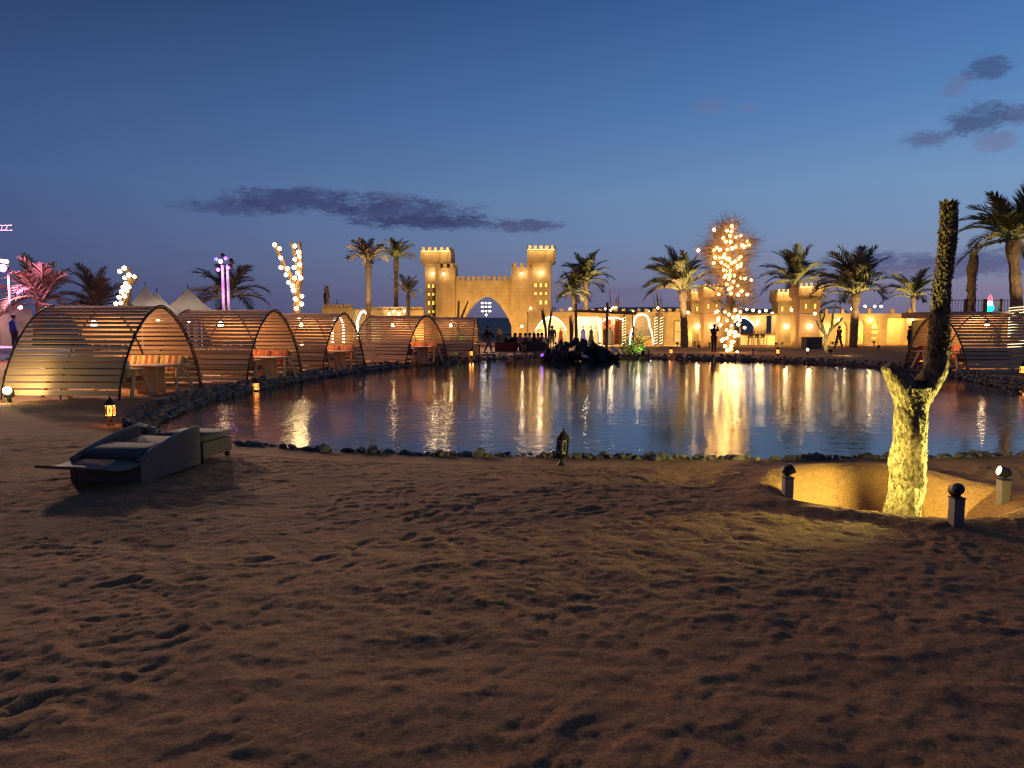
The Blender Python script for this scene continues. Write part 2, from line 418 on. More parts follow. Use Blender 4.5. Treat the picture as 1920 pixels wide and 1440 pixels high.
def ground_h(x, y):
    d = pond_dist(x, y)
    dist = np.hypot(x, y)
    z = np.zeros_like(x)
    amp = sst(d, .55, 1.0) * (1 - sst(dist, 22, 60) * .6)
    wob = fbm(x * .5, y * .7, 3) * .020 + fbm(x * 1.9 + 1.5 * fbm(x * .7, y * .7, 2), y * 1.9 + 1.2 * fbm(x * .8 + 5, y * .8, 2), 4, .55) * .011
    rdg = 1 - np.abs(fbm(x * 1.6 + 3.1, y * 2.6 + 9.2, 3)) * 2.2
    wob = wob + np.clip(rdg, 0, 1) ** 3 * .006
    lump = sst(fbm(x * .9 + 11, y * .9 + 3, 3), -.35, .35)
    wob = wob + fbm(x * 5 + 2 * fbm(x * 2, y * 2, 2), y * 5.5 + 2 * fbm(x * 2 + 9, y * 2, 2), 4, .62) * (.009 + .006 * lump) + np.abs(fbm(x * 9.5, y * 10.5, 3, .7)) * (.009 + .007 * lump)
    z = z + wob * amp + .025 * sst(d, .62, .85)
    for fx, fy, a, b, th, dep in prints:
        sel = (np.abs(x - fx) < .6) & (np.abs(y - fy) < .6)
        if not sel.any(): continue
        xs, ys = x[sel] - fx, y[sel] - fy; c, s = math.cos(th), math.sin(th)
        r = np.sqrt(((xs * c + ys * s) / a) ** 2 + ((-xs * s + ys * c) / b) ** 2)
        z[sel] += (-dep * (1 - sst(r, .3, 1.05)) + dep * .45 * np.exp(-((r - 1.35) / .32) ** 2)) * amp[sel]
    # the planting pit of the forked tree
    ang = np.arctan2(y - PIT.y, x - PIT.x)
    pr = np.hypot((x - PIT.x) / PIT_R[0], (y - PIT.y) / PIT_R[1]) * (1 + .07 * np.sin(3 * ang + 1) + .04 * np.sin(5 * ang))
    k = 1 - sst(pr, .45, 1.0)
    z = z * (1 - k) - .46 * k + .05 * np.exp(-((pr - 1.12) / .16) ** 2) * sst(d, .3, .8)
    # pond basin
    z = z - (1 - sst(d, -.45, .12)) * .75
    return z
def gh(x, y): return float(ground_h(np.array([x], float), np.array([y], float))[0])
def grow(start, stop, step, ratio):
    out = []; v = start; s = step
    while v < stop: s *= ratio; v += s; out.append(v)
    return out
xd = list(np.arange(-6.5, 6.5, .022)); xr = grow(xd[-1], 900, .022, 1.07); xs_ = np.array([-v for v in reversed(grow(6.5, 900, .022, 1.07))] + xd + xr)
yd = list(np.arange(2.2, 9.4, .022)); ys_ = np.array([-v for v in reversed(grow(-2.2, 300, .03, 1.25))] + yd + grow(yd[-1], 1500, .022, 1.03))
GX, GY = np.meshgrid(xs_, ys_)
GZ = ground_h(GX, GY)
def grid_mesh(name, X, Y, Z, mat):
    nr, nc = X.shape; me = bpy.data.meshes.new(name)
    co = np.stack([X, Y, Z], -1).reshape(-1, 3).astype(np.float32)
    i = np.arange(nr * nc).reshape(nr, nc)
    q = np.stack([i[:-1, :-1], i[:-1, 1:], i[1:, 1:], i[1:, :-1]], -1).reshape(-1, 4).astype(np.int32)
    me.vertices.add(len(co)); me.vertices.foreach_set('co', co.ravel())
    me.loops.add(q.size); me.loops.foreach_set('vertex_index', q.ravel())
    me.polygons.add(len(q)); me.polygons.foreach_set('loop_start', np.arange(0, q.size, 4, dtype=np.int32))
    me.polygons.foreach_set('use_smooth', np.ones(len(q), bool))
    me.materials.append(MATS[mat]); me.update(calc_edges=True); me.validate(); return me
struct(link('ground', grid_mesh('ground', GX, GY, GZ, 'sand')))
pw = MB(); pw.add([(p.x, p.y, WATER) for p in POND], [tuple(range(len(POND)))])
wo_ = pw.build('pond_water', 'pond_water'); struct(wo_)
if wo_.data.polygons[0].normal.z < 0: wo_.data.flip_normals()

# dunes far behind the gate
def dunes():
    X, Y = np.meshgrid(np.linspace(-420, 620, 160), np.linspace(150, 520, 60))
    prof = 4.0 + 1.2 * fbm(X * .012 + 4, X * 0 + 2.5, 3) + 2.3 * sst(X, 5, 40) - 2.6 * sst(X, 85, 170)
    Z = np.maximum(prof, 1.5) * np.exp(-((Y - 290 - 30 * fbm(X * .01, Y * .0 + 7, 2)) / 70) ** 2) * 1.55 + fbm(X * .03, Y * .03, 3) * 1.2 - .9
    struct(link('dune_hills', grid_mesh('dune_hills', X, Y, Z, 'dune')))
dunes()

# ------------------------------------------------------------------ stone edging of the pond
def stone_meshes(n, mat, sub=1):
    out = []
    for k in range(n):
        m = MB(); m.ico((0, 0, 0), 1.0, sub, .22, (random.uniform(.8, 1.25), random.uniform(.7, 1.1), random.uniform(.5, .8))); out.append(m.mesh('stone', mat))
    return out
edge_stones = []
def along(ps, step):
    out = []; acc = 0
    for a, b in zip(ps[:-1], ps[1:]):
        L = (b - a).length; t = acc
        while t < L: out.append((a + (b - a) * (t / L), (b - a).normalized())); t += step
        acc = t - L
    return out
n_sh = len(shore) * 4
loopP = POND + [POND[0]]
for p, d in along(loopP, .085):
    if p.x > 26 or p.x < -14: continue
    nrm = Vector((d.y, -d.x, 0))
    if pond_dist(np.array([p.x + nrm.x * .05]), np.array([p.y + nrm.y * .05]))[0] < 0: nrm = -nrm
    far = p.y > 11
    for row in range(3 if far else 2):
        if random.random() < (.25 if far else .12): continue
        if far and p.y > 30 and random.random() < .35: continue
        r = .035 + .075 * random.random() ** 1.8 if not far else random.uniform(.05, .115)
        off_ = (.02 if not far else -.05) + row * (.13 if not far else .17) + random.uniform(-.06, .06)
        h = (-.030 + row * .035 if not far else WATER + .05 + row * .10) + random.uniform(-.02, .03)
        edge_stones.append((p.x + nrm.x * off_, p.y + nrm.y * off_, h, r))
vis = []
for (x, y, z, r) in edge_stones:
    u = 960 + F_PX * x / max(y, .1)
    vis.append((r / y if -40 < u < 1960 and y > 2 else 0))
order = sorted(range(len(edge_stones)), key=lambda i: -vis[i])
border = link('stone_border', None); struct(border)
sm_ = stone_meshes(10, 'stone') + stone_meshes(6, 'stone_brown')
pick = order[:len(order)]
chosen = set(order[:300])
for i in order[:300]:
    x, y, z, r = edge_stones[i]
    link('stone', random.choice(sm_), border, (x, y, z), (random.uniform(-.5, .5), random.uniform(-.5, .5), random.uniform(0, 6.28)), r)
rest = MB()
for i, (x, y, z, r) in enumerate(edge_stones):
    if i in chosen: continue
    if vis[i] == 0 and random.random() < .5: continue
    rest.cur = 1 if random.random() < .3 else 0
    rest.ico((x, y, z), r, 1, .25, (random.uniform(.8, 1.2), random.uniform(.8, 1.1), random.uniform(.55, .85)), Matrix.Rotation(random.uniform(0, 6), 3, 'Z'))
stuff(rest.build('small_stones', ['stone', 'stone_brown'], border))

# dark rock mound at the far shore
def rock_mound():
    c = gp(1085, 672); c.z = 0
    t = thing('rock_mound', 'long mound of black boulders on the far shore of the pond', 'rocks', c)
    ms = stone_meshes(8, 'stone_black', 2)
    s = c.y / F_PX
    for k in range(95):
        u = random.uniform(-1, 1); half = 68 * s
        topz = (.95 * (1 - abs(u) ** 2.2) + .12) * (1.0 if u < .2 else .8)
        z = random.uniform(-.15, 1) * topz * .9; y = random.uniform(-.9, .9) * (1 - max(z, 0) / 1.4)
        r = random.uniform(.16, .30)
        link('boulder', random.choice(ms), t, (u * half, y, z), (random.uniform(0, 3), random.uniform(0, 3), random.uniform(0, 6)), r)
    return c
MOUND = rock_mound()

# ------------------------------------------------------------------ slatted cabanas
HUT_W, HUT_H = 1.80, 2.2
def hut_prof(t):                            # t in 0..1 along the arch
    a = PI * t; c, s = math.cos(a), max(math.sin(a), 0)
    return HUT_W * max(0, 1 - s ** 1.5) ** .60 * (1 if c > 0 else -1), HUT_H * s
prof_pts = [hut_prof(i / 400) for i in range(401)]
cum = [0.0]
for a, b in zip(prof_pts[:-1], prof_pts[1:]): cum.append(cum[-1] + math.hypot(b[0] - a[0], b[1] - a[1]))
def prof_at(s):
    s = max(0, min(cum[-1], s))
    import bisect
    i = min(max(bisect.bisect_left(cum, s), 1), 400)
    k = (s - cum[i - 1]) / (cum[i] - cum[i - 1] + 1e-9)
    a, b = prof_pts[i - 1], prof_pts[i]
    return (a[0] + (b[0] - a[0]) * k, a[1] + (b[1] - a[1]) * k), math.atan2(b[1] - a[1], b[0] - a[0])
slat_low = [MB().box((0, 0, 0), (1, .122, .024)).mesh('slat', 'wood') for _ in range(1)][0]
slat_high = MB().box((0, 0, 0), (1, .080, .024)).mesh('slat', 'wood')
rib_m = {}
def rib_mesh(off, r):
    m = MB(); m.tube([(0, x * (1 + off / HUT_W), z * (1 + off / HUT_H)) for x, z in prof_pts[::16]], r, 6); return m.mesh('rib', 'steel_dark', True)
RIB_OUT, RIB_IN = rib_mesh(.03, .021), rib_mesh(-.03, .018)
# furniture meshes, local frame: +x is out of the opening towards the pond
def hut_furniture(origin, rz, group_labels, stripe, full=True):
    lab_t, lab_s, lab_s2 = group_labels
    M = Matrix.Rotation(rz, 4, 'Z'); M.translation = origin
    tb = thing('plank_table', lab_t, 'table', M @ Vector((-.25, -.15, 0)), rz, 'wooden tables in the cabanas')
    for k in range(6): MB().box((-.42 + k * .168, 0, .735), (.16, 1.15, .035)).build('plank', 'wood_pale', tb)
    for sy in (-1, 1):
        MB().box((0, sy * .17, .36), (.52, .055, .71)).build('leg', 'wood', tb)
    MB().box((0, 0, .70), (.6, .5, .03)).build('crossbar', 'wood', tb)
    for sd, lab in ((-1, lab_s), (1, lab_s2)):
        sf = thing('cushioned_bench', lab, 'bench', M @ Vector((-1.12, sd * .93, 0)), rz - sd * PI / 2 + (0 if True else 0), 'benches in the cabanas')
        for k in range(4): MB().box((-.2 + k * .14, 0, .38), (.125, 2.0, .03)).build('slat', 'wood', sf)
        for k in range(3): MB().bar((-.34 - k * .055, -1.0, .56 + k * .15), (-.34 - k * .055, 1.0, .56 + k * .15), .12, .025, (.93, 0, .35)).build('back_slat', 'wood', sf)
        for sy in (-1, 1):
            MB().bar((.42, sy * 1.12, 0), (.14, sy * 1.02, .66), .11, .04, (0, 1, 0)).build('leg', 'wood_pale', sf)
            MB().bar((-.42, sy * 1.12, 0), (-.14, sy * 1.02, .66), .11, .04, (0, 1, 0)).build('leg', 'wood_pale', sf)
            MB().box((0, sy * 1.04, .69), (.98, .17, .035)).build('armrest', 'wood_pale', sf)
        for k in range(3):                                            # back cushions, soft blocks
            m = MB(); m.prism(sq_round(.31, .21, .06), -.08, .08)
            cu = m.build('back_cushion', stripe, sf, True, (-.26, -.66 + k * .66, .70)); cu.rotation_euler = (R(-18), 0, R(90))
        m = MB(); m.prism(sq_round(.95, .06, .03), -.26, .26); cu = m.build('seat_cushion', stripe, sf, True, (.02, 0, .455)); cu.rotation_euler = (0, 0, R(90))
    # two A-frame stools at the sides of the table
def sq_round(hx, hz, r):
    out = []
    for cx, cz, a0 in ((hx - r, hz - r, 0), (-hx + r, hz - r, 90), (-hx + r, -hz + r, 180), (hx - r, -hz + r, 270)):
        for k in range(4): a = R(a0 + k * 30); out.append((cx + r * math.cos(a), cz + r * math.sin(a)))
    return out
def make_hut(cu, Y, yaw_plane, label, L, stripe, labs, side=1, lamp_on=True, chairs=True, slat_keep=1.0):
    # opening centre at pixel column cu, depth Y; yaw_plane: azimuth of the opening plane (deg from +y, clockwise)
    x = (cu - 960) / F_PX * Y
    rz = R(-yaw_plane) if side > 0 else R(180 - yaw_plane)
    c = Vector((x, Y, 0)); 
    t = thing('cabana', label, 'cabana', c, rz, 'slatted cabanas round the pond')
    s = .07; k = 0
    while s < cum[-1] - .03:
        (py, pz), ang = prof_at(s)
        low = pz < .98
        o = link('slat', slat_low if low else slat_high, t, (-L / 2 + random.uniform(-.025, .025), py, pz), (ang, random.uniform(-.004, .004), random.uniform(-.003, .003)), (L + random.uniform(-.03, .06), 1, 1))
        s += .165 if low else .152; k += 1
    for xx, m in ((.0, RIB_OUT), (-.02, RIB_IN), (-L / 2, RIB_IN), (-L + .05, RIB_OUT)):
        link('rib', m, t, (xx, 0, 0))
    if lamp_on:
        hl = thing('pendant_lamp', labs[2], 'lamp', c + Matrix.Rotation(rz, 3, 'Z') @ Vector((-L * .62, 0, 1.78)), rz, 'pendant lamps in the cabanas')
        MB().tube([(0, 0, .12), (0, 0, .40)], .008, 5).build('cord', 'steel_dark', hl)
        MB().lathe([(.02, .12), (.10, .07), (.105, .06)], 12).build('shade', 'iron', hl)
        MB().ico((0, 0, -.02), .085, 2).build('bulb', 'bulb_lamp', hl, True)
        lamp('POINT', hl, (0, 0, -.14), 170, (1, .56, .22), rad=.06)
    hut_furniture(c, rz, (labs[0], labs[3], labs[4]), stripe)
    return t
def hut_labels(which):
    return (f'plank table on a pedestal in {which}', f'wooden bench with cushions across the back of {which}', f'bare bulb pendant lamp hanging in {which}',
            f'cushioned bench on the lounger side in {which}', f'cushioned bench on the castle side in {which}')
make_hut(306, 18.0, 5, 'slatted barrel cabana with tan striped cushions, closest to the black wicker lounger', 2.9, 'stripe_tan', hut_labels('the tan-cushioned cabana'))
make_hut(518, 22.6, 9, 'slatted barrel cabana with red cushions beside the tan-cushioned one', 3.0, 'stripe_red', hut_labels('the cabana next to the tan-cushioned one'))
make_hut(647, 28.0, 13, 'slatted barrel cabana, third along the bank from the lounger', 3.0, 'stripe_red', hut_labels('the third cabana from the lounger'))
make_hut(802, 34.0, 26, 'slatted barrel cabana beside the forked pole with the lit green plant', 3.2, 'stripe_red', hut_labels('the cabana beside the lit green plant'))
make_hut(893, 40.0, 4, 'slatted barrel cabana at the gate end of the bank, seen side-on', 2.3, 'stripe_red', hut_labels('the cabana at the gate end of the bank'), chairs=False)
make_hut(1752, 28.0, -5, 'slatted barrel cabana standing alone behind the bare forked trunk', 3.4, 'stripe_red', hut_labels('the lone cabana behind the forked trunk'), side=-1)

# ------------------------------------------------------------------ castle gate and its towers
def merlons(parent, m, x0, x1, y, z, n, axis='x', name='merlon'):
    for k in range(n):
        p = x0 + (x1 - x0) * (k + .5) / n
        link(name, m, parent, (p, y, z) if axis == 'x' else (y, p, z))
def arch_wall(x0, x1, H, y0, y1, openings):
    """wall in local xz from x0..x1 with arched openings [(xa, xb, top(x), sill)]"""
    xs = {x0, x1}
    for xa, xb, f, sill in openings:
        for k in range(25): xs.add(xa + (xb - xa) * k / 24)
    xs = sorted(xs); m = MB()
    def quad(xa, xb, za0, zb0, za1, zb1):
        m.add([(xa, y0, za0), (xb, y0, zb0), (xb, y0, zb1), (xa, y0, za1), (xa, y1, za0), (xb, y1, zb0), (xb, y1, zb1), (xa, y1, za1)],
              [(0, 1, 2, 3), (7, 6, 5, 4), (3, 2, 6, 7), (0, 4, 5, 1)])
    for a, b in zip(xs[:-1], xs[1:]):
        mid = (a + b) / 2; op = [o for o in openings if o[0] < mid < o[1]]
        if not op: quad(a, b, 0, 0, H, H)
        else:
            xa, xb, f, sill = op[0]; quad(a, b, f(a), f(b), H, H)
            if sill > 0: quad(a, b, 0, 0, sill, sill)
    for xa, xb, f, sill in openings:
        for xe, e in ((xa, 1e-4), (xb, -1e-4)):
            m.add([(xe, y0, sill), (xe, y1, sill), (xe, y1, f(xe + e)), (xe, y0, f(xe + e))], [(0, 1, 2, 3)])
    for xe in (x0, x1): m.add([(xe, y0, 0), (xe, y1, 0), (xe, y1, H), (xe, y0, H)], [(0, 1, 2, 3)])
    return m
def pointed(xc, hw, zs, za, p=1.7, q=.75):
    return lambda x: zs + (za - zs) * max(0.0, 1 - min(1, abs((x - xc) / hw)) ** p) ** q
def window_part(parent, x, y, z, wd, ht, M=None):
    fr = MB(); b = .035
    fr.box((0, -.03, ht / 2 + b / 2), (wd + 2 * b, .06, b)).box((0, -.03, -ht / 2 - b / 2), (wd + 2 * b, .06, b))
    fr.box((-wd / 2 - b / 2, -.03, 0), (b, .06, ht)).box((wd / 2 + b / 2, -.03, 0), (b, .06, ht))
    o = fr.build('window', 'plaster', parent, loc=(x, y, z))
    MB().box((0, -.008, 0), (wd, .012, ht)).build('pane', 'window_glow', o)
    return o
def wall_lamp(name_label, loc, power, col=(1, .72, .36), size=.10, down=True, group='wall lamps on the towers'):
    t = thing('wall_lamp', name_label, 'lamp', loc, 0, group)
    MB().box((0, -.02, 0), (.12, .04, .2)).box((0, -.10, .09), (.08, .14, .03)).build('bracket', 'iron', t)
    MB().ico((0, -.16, 0), size, 2).build('globe', 'bulb_lamp', t, True)
    lamp('POINT', t, (0, -.30, 0), power, col, rad=.08)
    return t
def tower(parent, name, cx, cy, wd, dp, H, headw, headd, headH, nmer, mat='plaster', lit=True, mer=(.30, .16, .38)):
    o = MB().box((cx, cy, H / 2), (wd, dp, H)).build(name, mat, parent)
    m = MB(); m.box((cx, cy, H + headH / 2), (headw, headd, headH)); m.box((cx, cy, H - .06), (headw * .92, headd * .92, .12))
    h = m.build('tower_head', mat, parent)
    for k in range(4):                                       # corbel brackets under the parapet
        px_ = cx - headw / 2 + headw * (k + .5) / 4
        MB().prism([(-.09, 0), (.09, 0), (.16, headH * .85), (-.16, headH * .85)], -.035, .0, None, (px_, cy - headd / 2, H + .04)).build('corbel', 'plaster_warm', h)
    mm = MB().box((0, 0, mer[2] / 2), mer).mesh('merlon', mat)
    ms = MB().box((0, 0, mer[2] / 2), (mer[1], mer[0], mer[2])).mesh('merlon', mat)
    z = H + headH
    merlons(h, mm, cx - headw / 2, cx + headw / 2, cy - headd / 2 + mer[1] / 2, z, nmer)
    merlons(h, mm, cx - headw / 2, cx + headw / 2, cy + headd / 2 - mer[1] / 2, z, nmer)
    n2 = max(2, nmer - 2)
    for sx in (-1, 1): merlons(h, ms, cy - headd / 2 + .35, cy + headd / 2 - .35, cx + sx * (headw / 2 - mer[1] / 2), z, n2, 'y')
    if lit:                                                  # warm strips washing the merlons
        MB().box((cx, cy - headd / 2 - .09, z - .01), (headw * .96, .04, .03)).build('light_strip', 'strip_soft', h)
        MB().box((cx, cy - headd / 2 - .055, z - .05), (headw, .11, .05)).build('ledge', mat, h)
        for k in (-1, 0, 1): lamp('POINT', h, (cx + k * headw * .33, cy - headd / 2 - .45, z + .02), 34, (1, .70, .26), rad=.05)
    return o
GY = 72.0; GS = GY / F_PX
gate = thing('castle_gate', 'sand-coloured castle gate with a pointed arch between two crenellated towers', 'gate', ((917 - 960) * GS, GY, 0), R(-4))
gx = lambda u: (u - 917) * GS
gz = lambda v: (644 - v) * GS
aw = arch_wall(gx(852), gx(966), gz(528), -.8, .8, [(gx(862), gx(964), pointed(gx(913), gx(964) - gx(913), 1.0, gz(557)), 0)])
wl = aw.build('wall', 'plaster', gate)
mm_ = MB().box((0, 0, .21), (.34, .35, .42)).mesh('merlon', 'plaster')
merlons(wl, mm_, gx(856), gx(963), -.62, gz(528), 11)
for a, b in ((821, 857), (961, 998)):
    fb = MB().box(((gx(a) + gx(b)) / 2, -.35, gz(505) / 2), (gx(b) - gx(a), 2.0, gz(505))).build('bastion', 'plaster', gate)
    merlons(fb, mm_, gx(a), gx(b), -1.17, gz(505), 3)
    m2 = MB().box((0, 0, .21), (.35, .34, .42)).mesh('merlon', 'plaster')
    for xx in (gx(a) + .17, gx(b) - .17): merlons(fb, m2, -.8, .6, xx, gz(505), 2, 'y')
tl = tower(gate, 'tower', gx(821), .3, gx(842) - gx(800), 2.2, gz(496), gx(849) - gx(793), 2.9, 1.15, 5)
tr = tower(gate, 'tower', gx(1015), -.6, gx(1033) - gx(997), 2.0, gz(496), gx(1042) - gx(991), 2.7, 1.15, 5)
for vv, hh in ((538, .40), (553, .30), (569, .42), (585, .26)):
    for uu in (807, 815): window_part(gate, gx(uu), .3 - 1.1 - .003, gz(vv), .21, hh * .85)
for vv, hh, us in ((538, .40, (1005, 1014.5, 1024)), (553, .30, (1005, 1014.5, 1024)), (569, .42, (1014.5, 1024))):
    for uu in us: window_part(gate, gx(uu), -.6 - 1.0 - .003, gz(vv), .21, hh * .85)
for u, v, yy, pw_, lb in ((815, 515, -.85, 60, 'bright wall lamp high on the gate tower nearer the cabanas'), (837, 517, -1.4, 30, 'small wall lamp on the gate bastion nearer the cabanas'),
                      (980, 517, -1.4, 30, 'small wall lamp on the gate bastion nearer the shops'), (1013, 515, -1.65, 60, 'bright wall lamp high on the gate tower nearer the shops')):
    p = gate.matrix_world if False else None
    q = Matrix.Rotation(R(-4), 3, 'Z') @ Vector((gx(u), yy, gz(v))) + gate.location
    wall_lamp(lb, q, pw_)
# the two bright lamps throw their beams out over the pond and the sand
for lb_name in ('bright wall lamp high on the gate tower nearer the cabanas', 'bright wall lamp high on the gate tower nearer the shops'):
    o = [q for q in COL.objects if q.get('label') == lb_name][0]
    lamp('SPOT', o, (0, -.34, .0), 18000, (1.0, .64, .38), Vector((1.0 - o.location.x, 6.0 - o.location.y, -o.location.z)), 60, .8, .04)
# chandelier hanging in the arch
ch = thing('chandelier', 'three-tier chandelier of white bulbs hanging in the gate arch', 'chandelier', Matrix.Rotation(R(-4), 3, 'Z') @ Vector((gx(912), -.2, 0)) + gate.location)
MB().tube([(0, 0, gz(595)), (0, 0, gz(556))], .02, 6).build('stem', 'steel_dark', ch)
bulb_s = MB().ico((0, 0, 0), 1.0, 1).mesh('bulb', 'bulb', True)
bulb_w = MB().ico((0, 0, 0), 1.0, 1).mesh('bulb', 'led_white', True)
bulb_a = MB().ico((0, 0, 0), 1.0, 1).mesh('bulb', 'bulb_amber', True)
for vv, rr in ((569, .42), (576, .42), (584, .42)):
    MB().tube([(rr * math.cos(a), rr * math.sin(a), gz(vv) - .10) for a in [2 * PI * k / 16 for k in range(17)]], .018, 5, False).build('ring', 'steel_dark', ch)
    for k in range(8): link('bulb', bulb_w, ch, (rr * math.cos(k * PI / 4), rr * math.sin(k * PI / 4), gz(vv)), None, .085)
link('bulb', bulb_w, ch, (0, 0, gz(591)), None, .12)
lamp('POINT', ch, (0, -.2, gz(598)), 14, (1, .9, .75), rad=.2)

def flood(loc, target, power, col, label, size=80, lens='spot_lens', group='ground floodlights', h=.34, show=.09):
    t = thing('ground_floodlight', label, 'floodlight', loc, 0, group)
    d = (Vector(target) - Vector(loc)); d.normalize()
    MB().box((0, 0, h * .35), (.06, .06, h * .7)).build('stake', 'black_plastic', t)
    M = d.to_track_quat('-Z', 'Y').to_matrix()
    hd = MB(); c = Vector((0, 0, h)); hd.box(c, (.18, .15, .10), M); hd.build('housing', 'black_plastic', t)
    MB().box(c + d * .053, (.15, .12, .004), M).build('lens', lens, t)
    lamp('SPOT', t, c + d * .08, power, col, Vector(target) - Vector(loc), size, .6, .06)
    return t
WARM = (1.0, .60, .16)
flood((gx(880) + gate.location.x, GY - 7, 0), (gx(890) + gate.location.x, GY, 4.0), 1950, WARM, 'floodlight washing the arch wall beside the cabana end', 132)
flood((gx(948) + gate.location.x, GY - 7, 0), (gx(942) + gate.location.x, GY, 4.0), 1950, WARM, 'floodlight washing the arch wall behind the seated group', 130)
flood((gx(800) + gate.location.x, GY - 8, 0), (gx(822) + gate.location.x, GY, 5.2), 1000, WARM, 'floodlight washing the gate tower nearer the cabanas', 75)
flood((gx(1030) + gate.location.x, GY - 8.5, 2.95), (gx(1014) + gate.location.x, GY, 6.0), 700, WARM, 'floodlight on the shop roof washing the gate tower', 80)

# ------------------------------------------------------------------ shop row between the gate and the bar
SY = 62.0; SS = SY / F_PX; SBASE = HZ + CAMH / SS
sx_ = lambda u: (u - 960) * SS
sz_ = lambda v: (SBASE - v) * SS
def led_path(parent, pts, r=.035, mat='led_white', name='light_strip'):
    return MB().tube(pts, r, 6).build(name, mat, parent)
def keyhole(xc, hw, r, zc, zs):
    def f(x):
        d = abs(x - xc)
        if d <= r: return zc + math.sqrt(max(r * r - d * d, 0))
        k = (d - r) / (hw - r); return zs + (zc * .62 - zs + .25) * math.sqrt(max(0, 1 - k * k))
    return f
row = thing('shop_row', 'low crenellated shop row with glowing arched openings beside the gate', 'building', (0, SY, 0))
H_ROW = sz_(585)
ops = [(sx_(1001), sx_(1065), pointed(sx_(1033), sx_(1065) - sx_(1033), sz_(632), sz_(592), 1.9, .6), 0),
       (sx_(1080), sx_(1122), lambda x: sz_(594), 0),
       (sx_(1130), sx_(1168), pointed(sx_(1149), sx_(1168) - sx_(1149), sz_(604), sz_(597), 2.2, .6), 0),
       (sx_(1180), sx_(1222), keyhole(sx_(1201), sx_(1222) - sx_(1201), sx_(1215) - sx_(1201), sz_(605), sz_(640)), 0),
       (sx_(1236), sx_(1243), lambda x: sz_(604), 0)]
rw = arch_wall(sx_(990), sx_(1296), H_ROW, -.2, .2, ops).build('wall', 'plaster', row)
mrow = MB().box((0, 0, .13), (.30, .28, .26)).mesh('merlon', 'plaster')
merlons(rw, mrow, sx_(1045), sx_(1290), 0, H_ROW, 17)
MB().box((sx_(1143), 2.6, H_ROW / 2), (sx_(1296) - sx_(990), .2, H_ROW)).build('back_wall', 'plaster_pale', row)
MB().box((sx_(1143), 1.3, H_ROW - .08), (sx_(1296) - sx_(990), 2.4, .12)).build('ceiling', 'plaster_pale', row)
MB().box((sx_(1143), .9, .03), (sx_(1296) - sx_(990), 3.2, .10)).build('plinth', 'plaster_pale', row)
for u in (996, 1072, 1126, 1174, 1229, 1292): MB().box((sx_(u), 1.35, H_ROW / 2 - .1), (.14, 2.3, H_ROW - .25)).build('partition', 'plaster_pale', row)
MB().box((sx_(1150), 2.44, 1.2), (1.6, .1, 2.1)).build('red_shelf', 'robe_red', row)
for k in range(4): MB().box((sx_(1152), 2.3, .55 + k * .45), (1.2, .2, .04)).build('shelf', 'wood_pale', row)
for k in range(4): MB().box((sx_(1012), 2.35, .55 + k * .45), (.8, .25, .04)).build('shelf', 'wood_pale', row)
a = ops[0]; led_path(row, [(a[0] + (a[1] - a[0]) * (.06 + .88 * k / 24), -.10, a[2](a[0] + (a[1] - a[0]) * (.06 + .88 * k / 24)) - .14) for k in range(25)], .05, 'led_warm')
a = ops[3]; led_path(row, [(a[0] - .02, -.24, .15)] + [(a[0] + (a[1] - a[0]) * k / 24, -.24, a[2](a[0] + (a[1] - a[0]) * k / 24) + .06) for k in range(25)] + [(a[1] + .02, -.24, .15)], .05)
a = ops[2]; led_path(row, [(a[0] + (a[1] - a[0]) * k / 24, -.22, a[2](a[0] + (a[1] - a[0]) * k / 24) + .05) for k in range(25)], .04)
for u in (1078, 1124.5): led_path(row, [(sx_(u), -.22, .1), (sx_(u), -.22, sz_(597))], .05)
for u, p, c in ((1033, 330, (1, .80, .42)), (1100, 330, (1, .90, .68)), (1149, 260, (1, .70, .4)), (1201, 110, (1, .7, .35)), (1258, 20, WARM)):
    lamp('POINT', row, (sx_(u), 1.0, H_ROW - .55), p, c, rad=.15)
wn = MB().box((sx_(1268.5), -.205, sz_(622)), (.62, .02, 1.75)).build('door', 'plaster_pale', row)
fr = MB(); fr.box((sx_(1262), -.23, sz_(622)), (.06, .06, 1.8)).box((sx_(1275), -.23, sz_(622)), (.06, .06, 1.8)).box((sx_(1268.5), -.23, sz_(602.3)), (.66, .06, .06)).box((sx_(1268.5), -.23, sz_(622)), (.5, .05, .05)); fr.build('door_frame', 'wood_dark', row)
MB().box((sx_(1201), -.5, .85), (2.0, .5, .06)).build('counter_top', 'white', row)
MB().box((sx_(1201), -.42, .43), (1.8, .35, .78)).build('counter', 'plaster_warm', row)
for u, lb in ((1005, 'wall lamp at the foot of the gate by the shop arch'),):
    wall_lamp(lb, (sx_(978), SY - .9, sz_(612)), 45)
for u, lb in ((1042, 'floodlight on the ground washing the arched shop front'), (1125, 'floodlight on the ground washing the shops behind the pergola'), (1205, 'floodlight on the ground before the keyhole counter'), (1270, 'floodlight on the ground washing the wall by the shop door')):
    flood((sx_(u) * .94, SY - 3.6, 0), (sx_(u), SY, 2.2), 900, WARM, lb, 140)
# lit posts and pergola in front of the shops
pg = thing('pergola', 'rough timber pergola of two posts and a beam before the shops', 'pergola', (sx_(1100), SY - 5, 0))
kk = (SY - 5) / SY
MB().tube([(-1.45 * kk, 0, 0), (-1.42, 0, 3.5)], [.13, .11], 8).build('post', 'bark_palm', pg)
MB().tube([(1.05, 0, 0), (1.08, 0, 3.6)], [.12, .10], 8).build('post', 'bark_palm', pg)
MB().tube([(-1.6, 0, 2.95), (3.4, .05, 2.72)], [.11, .10], 8).build('beam', 'bark_palm', pg)
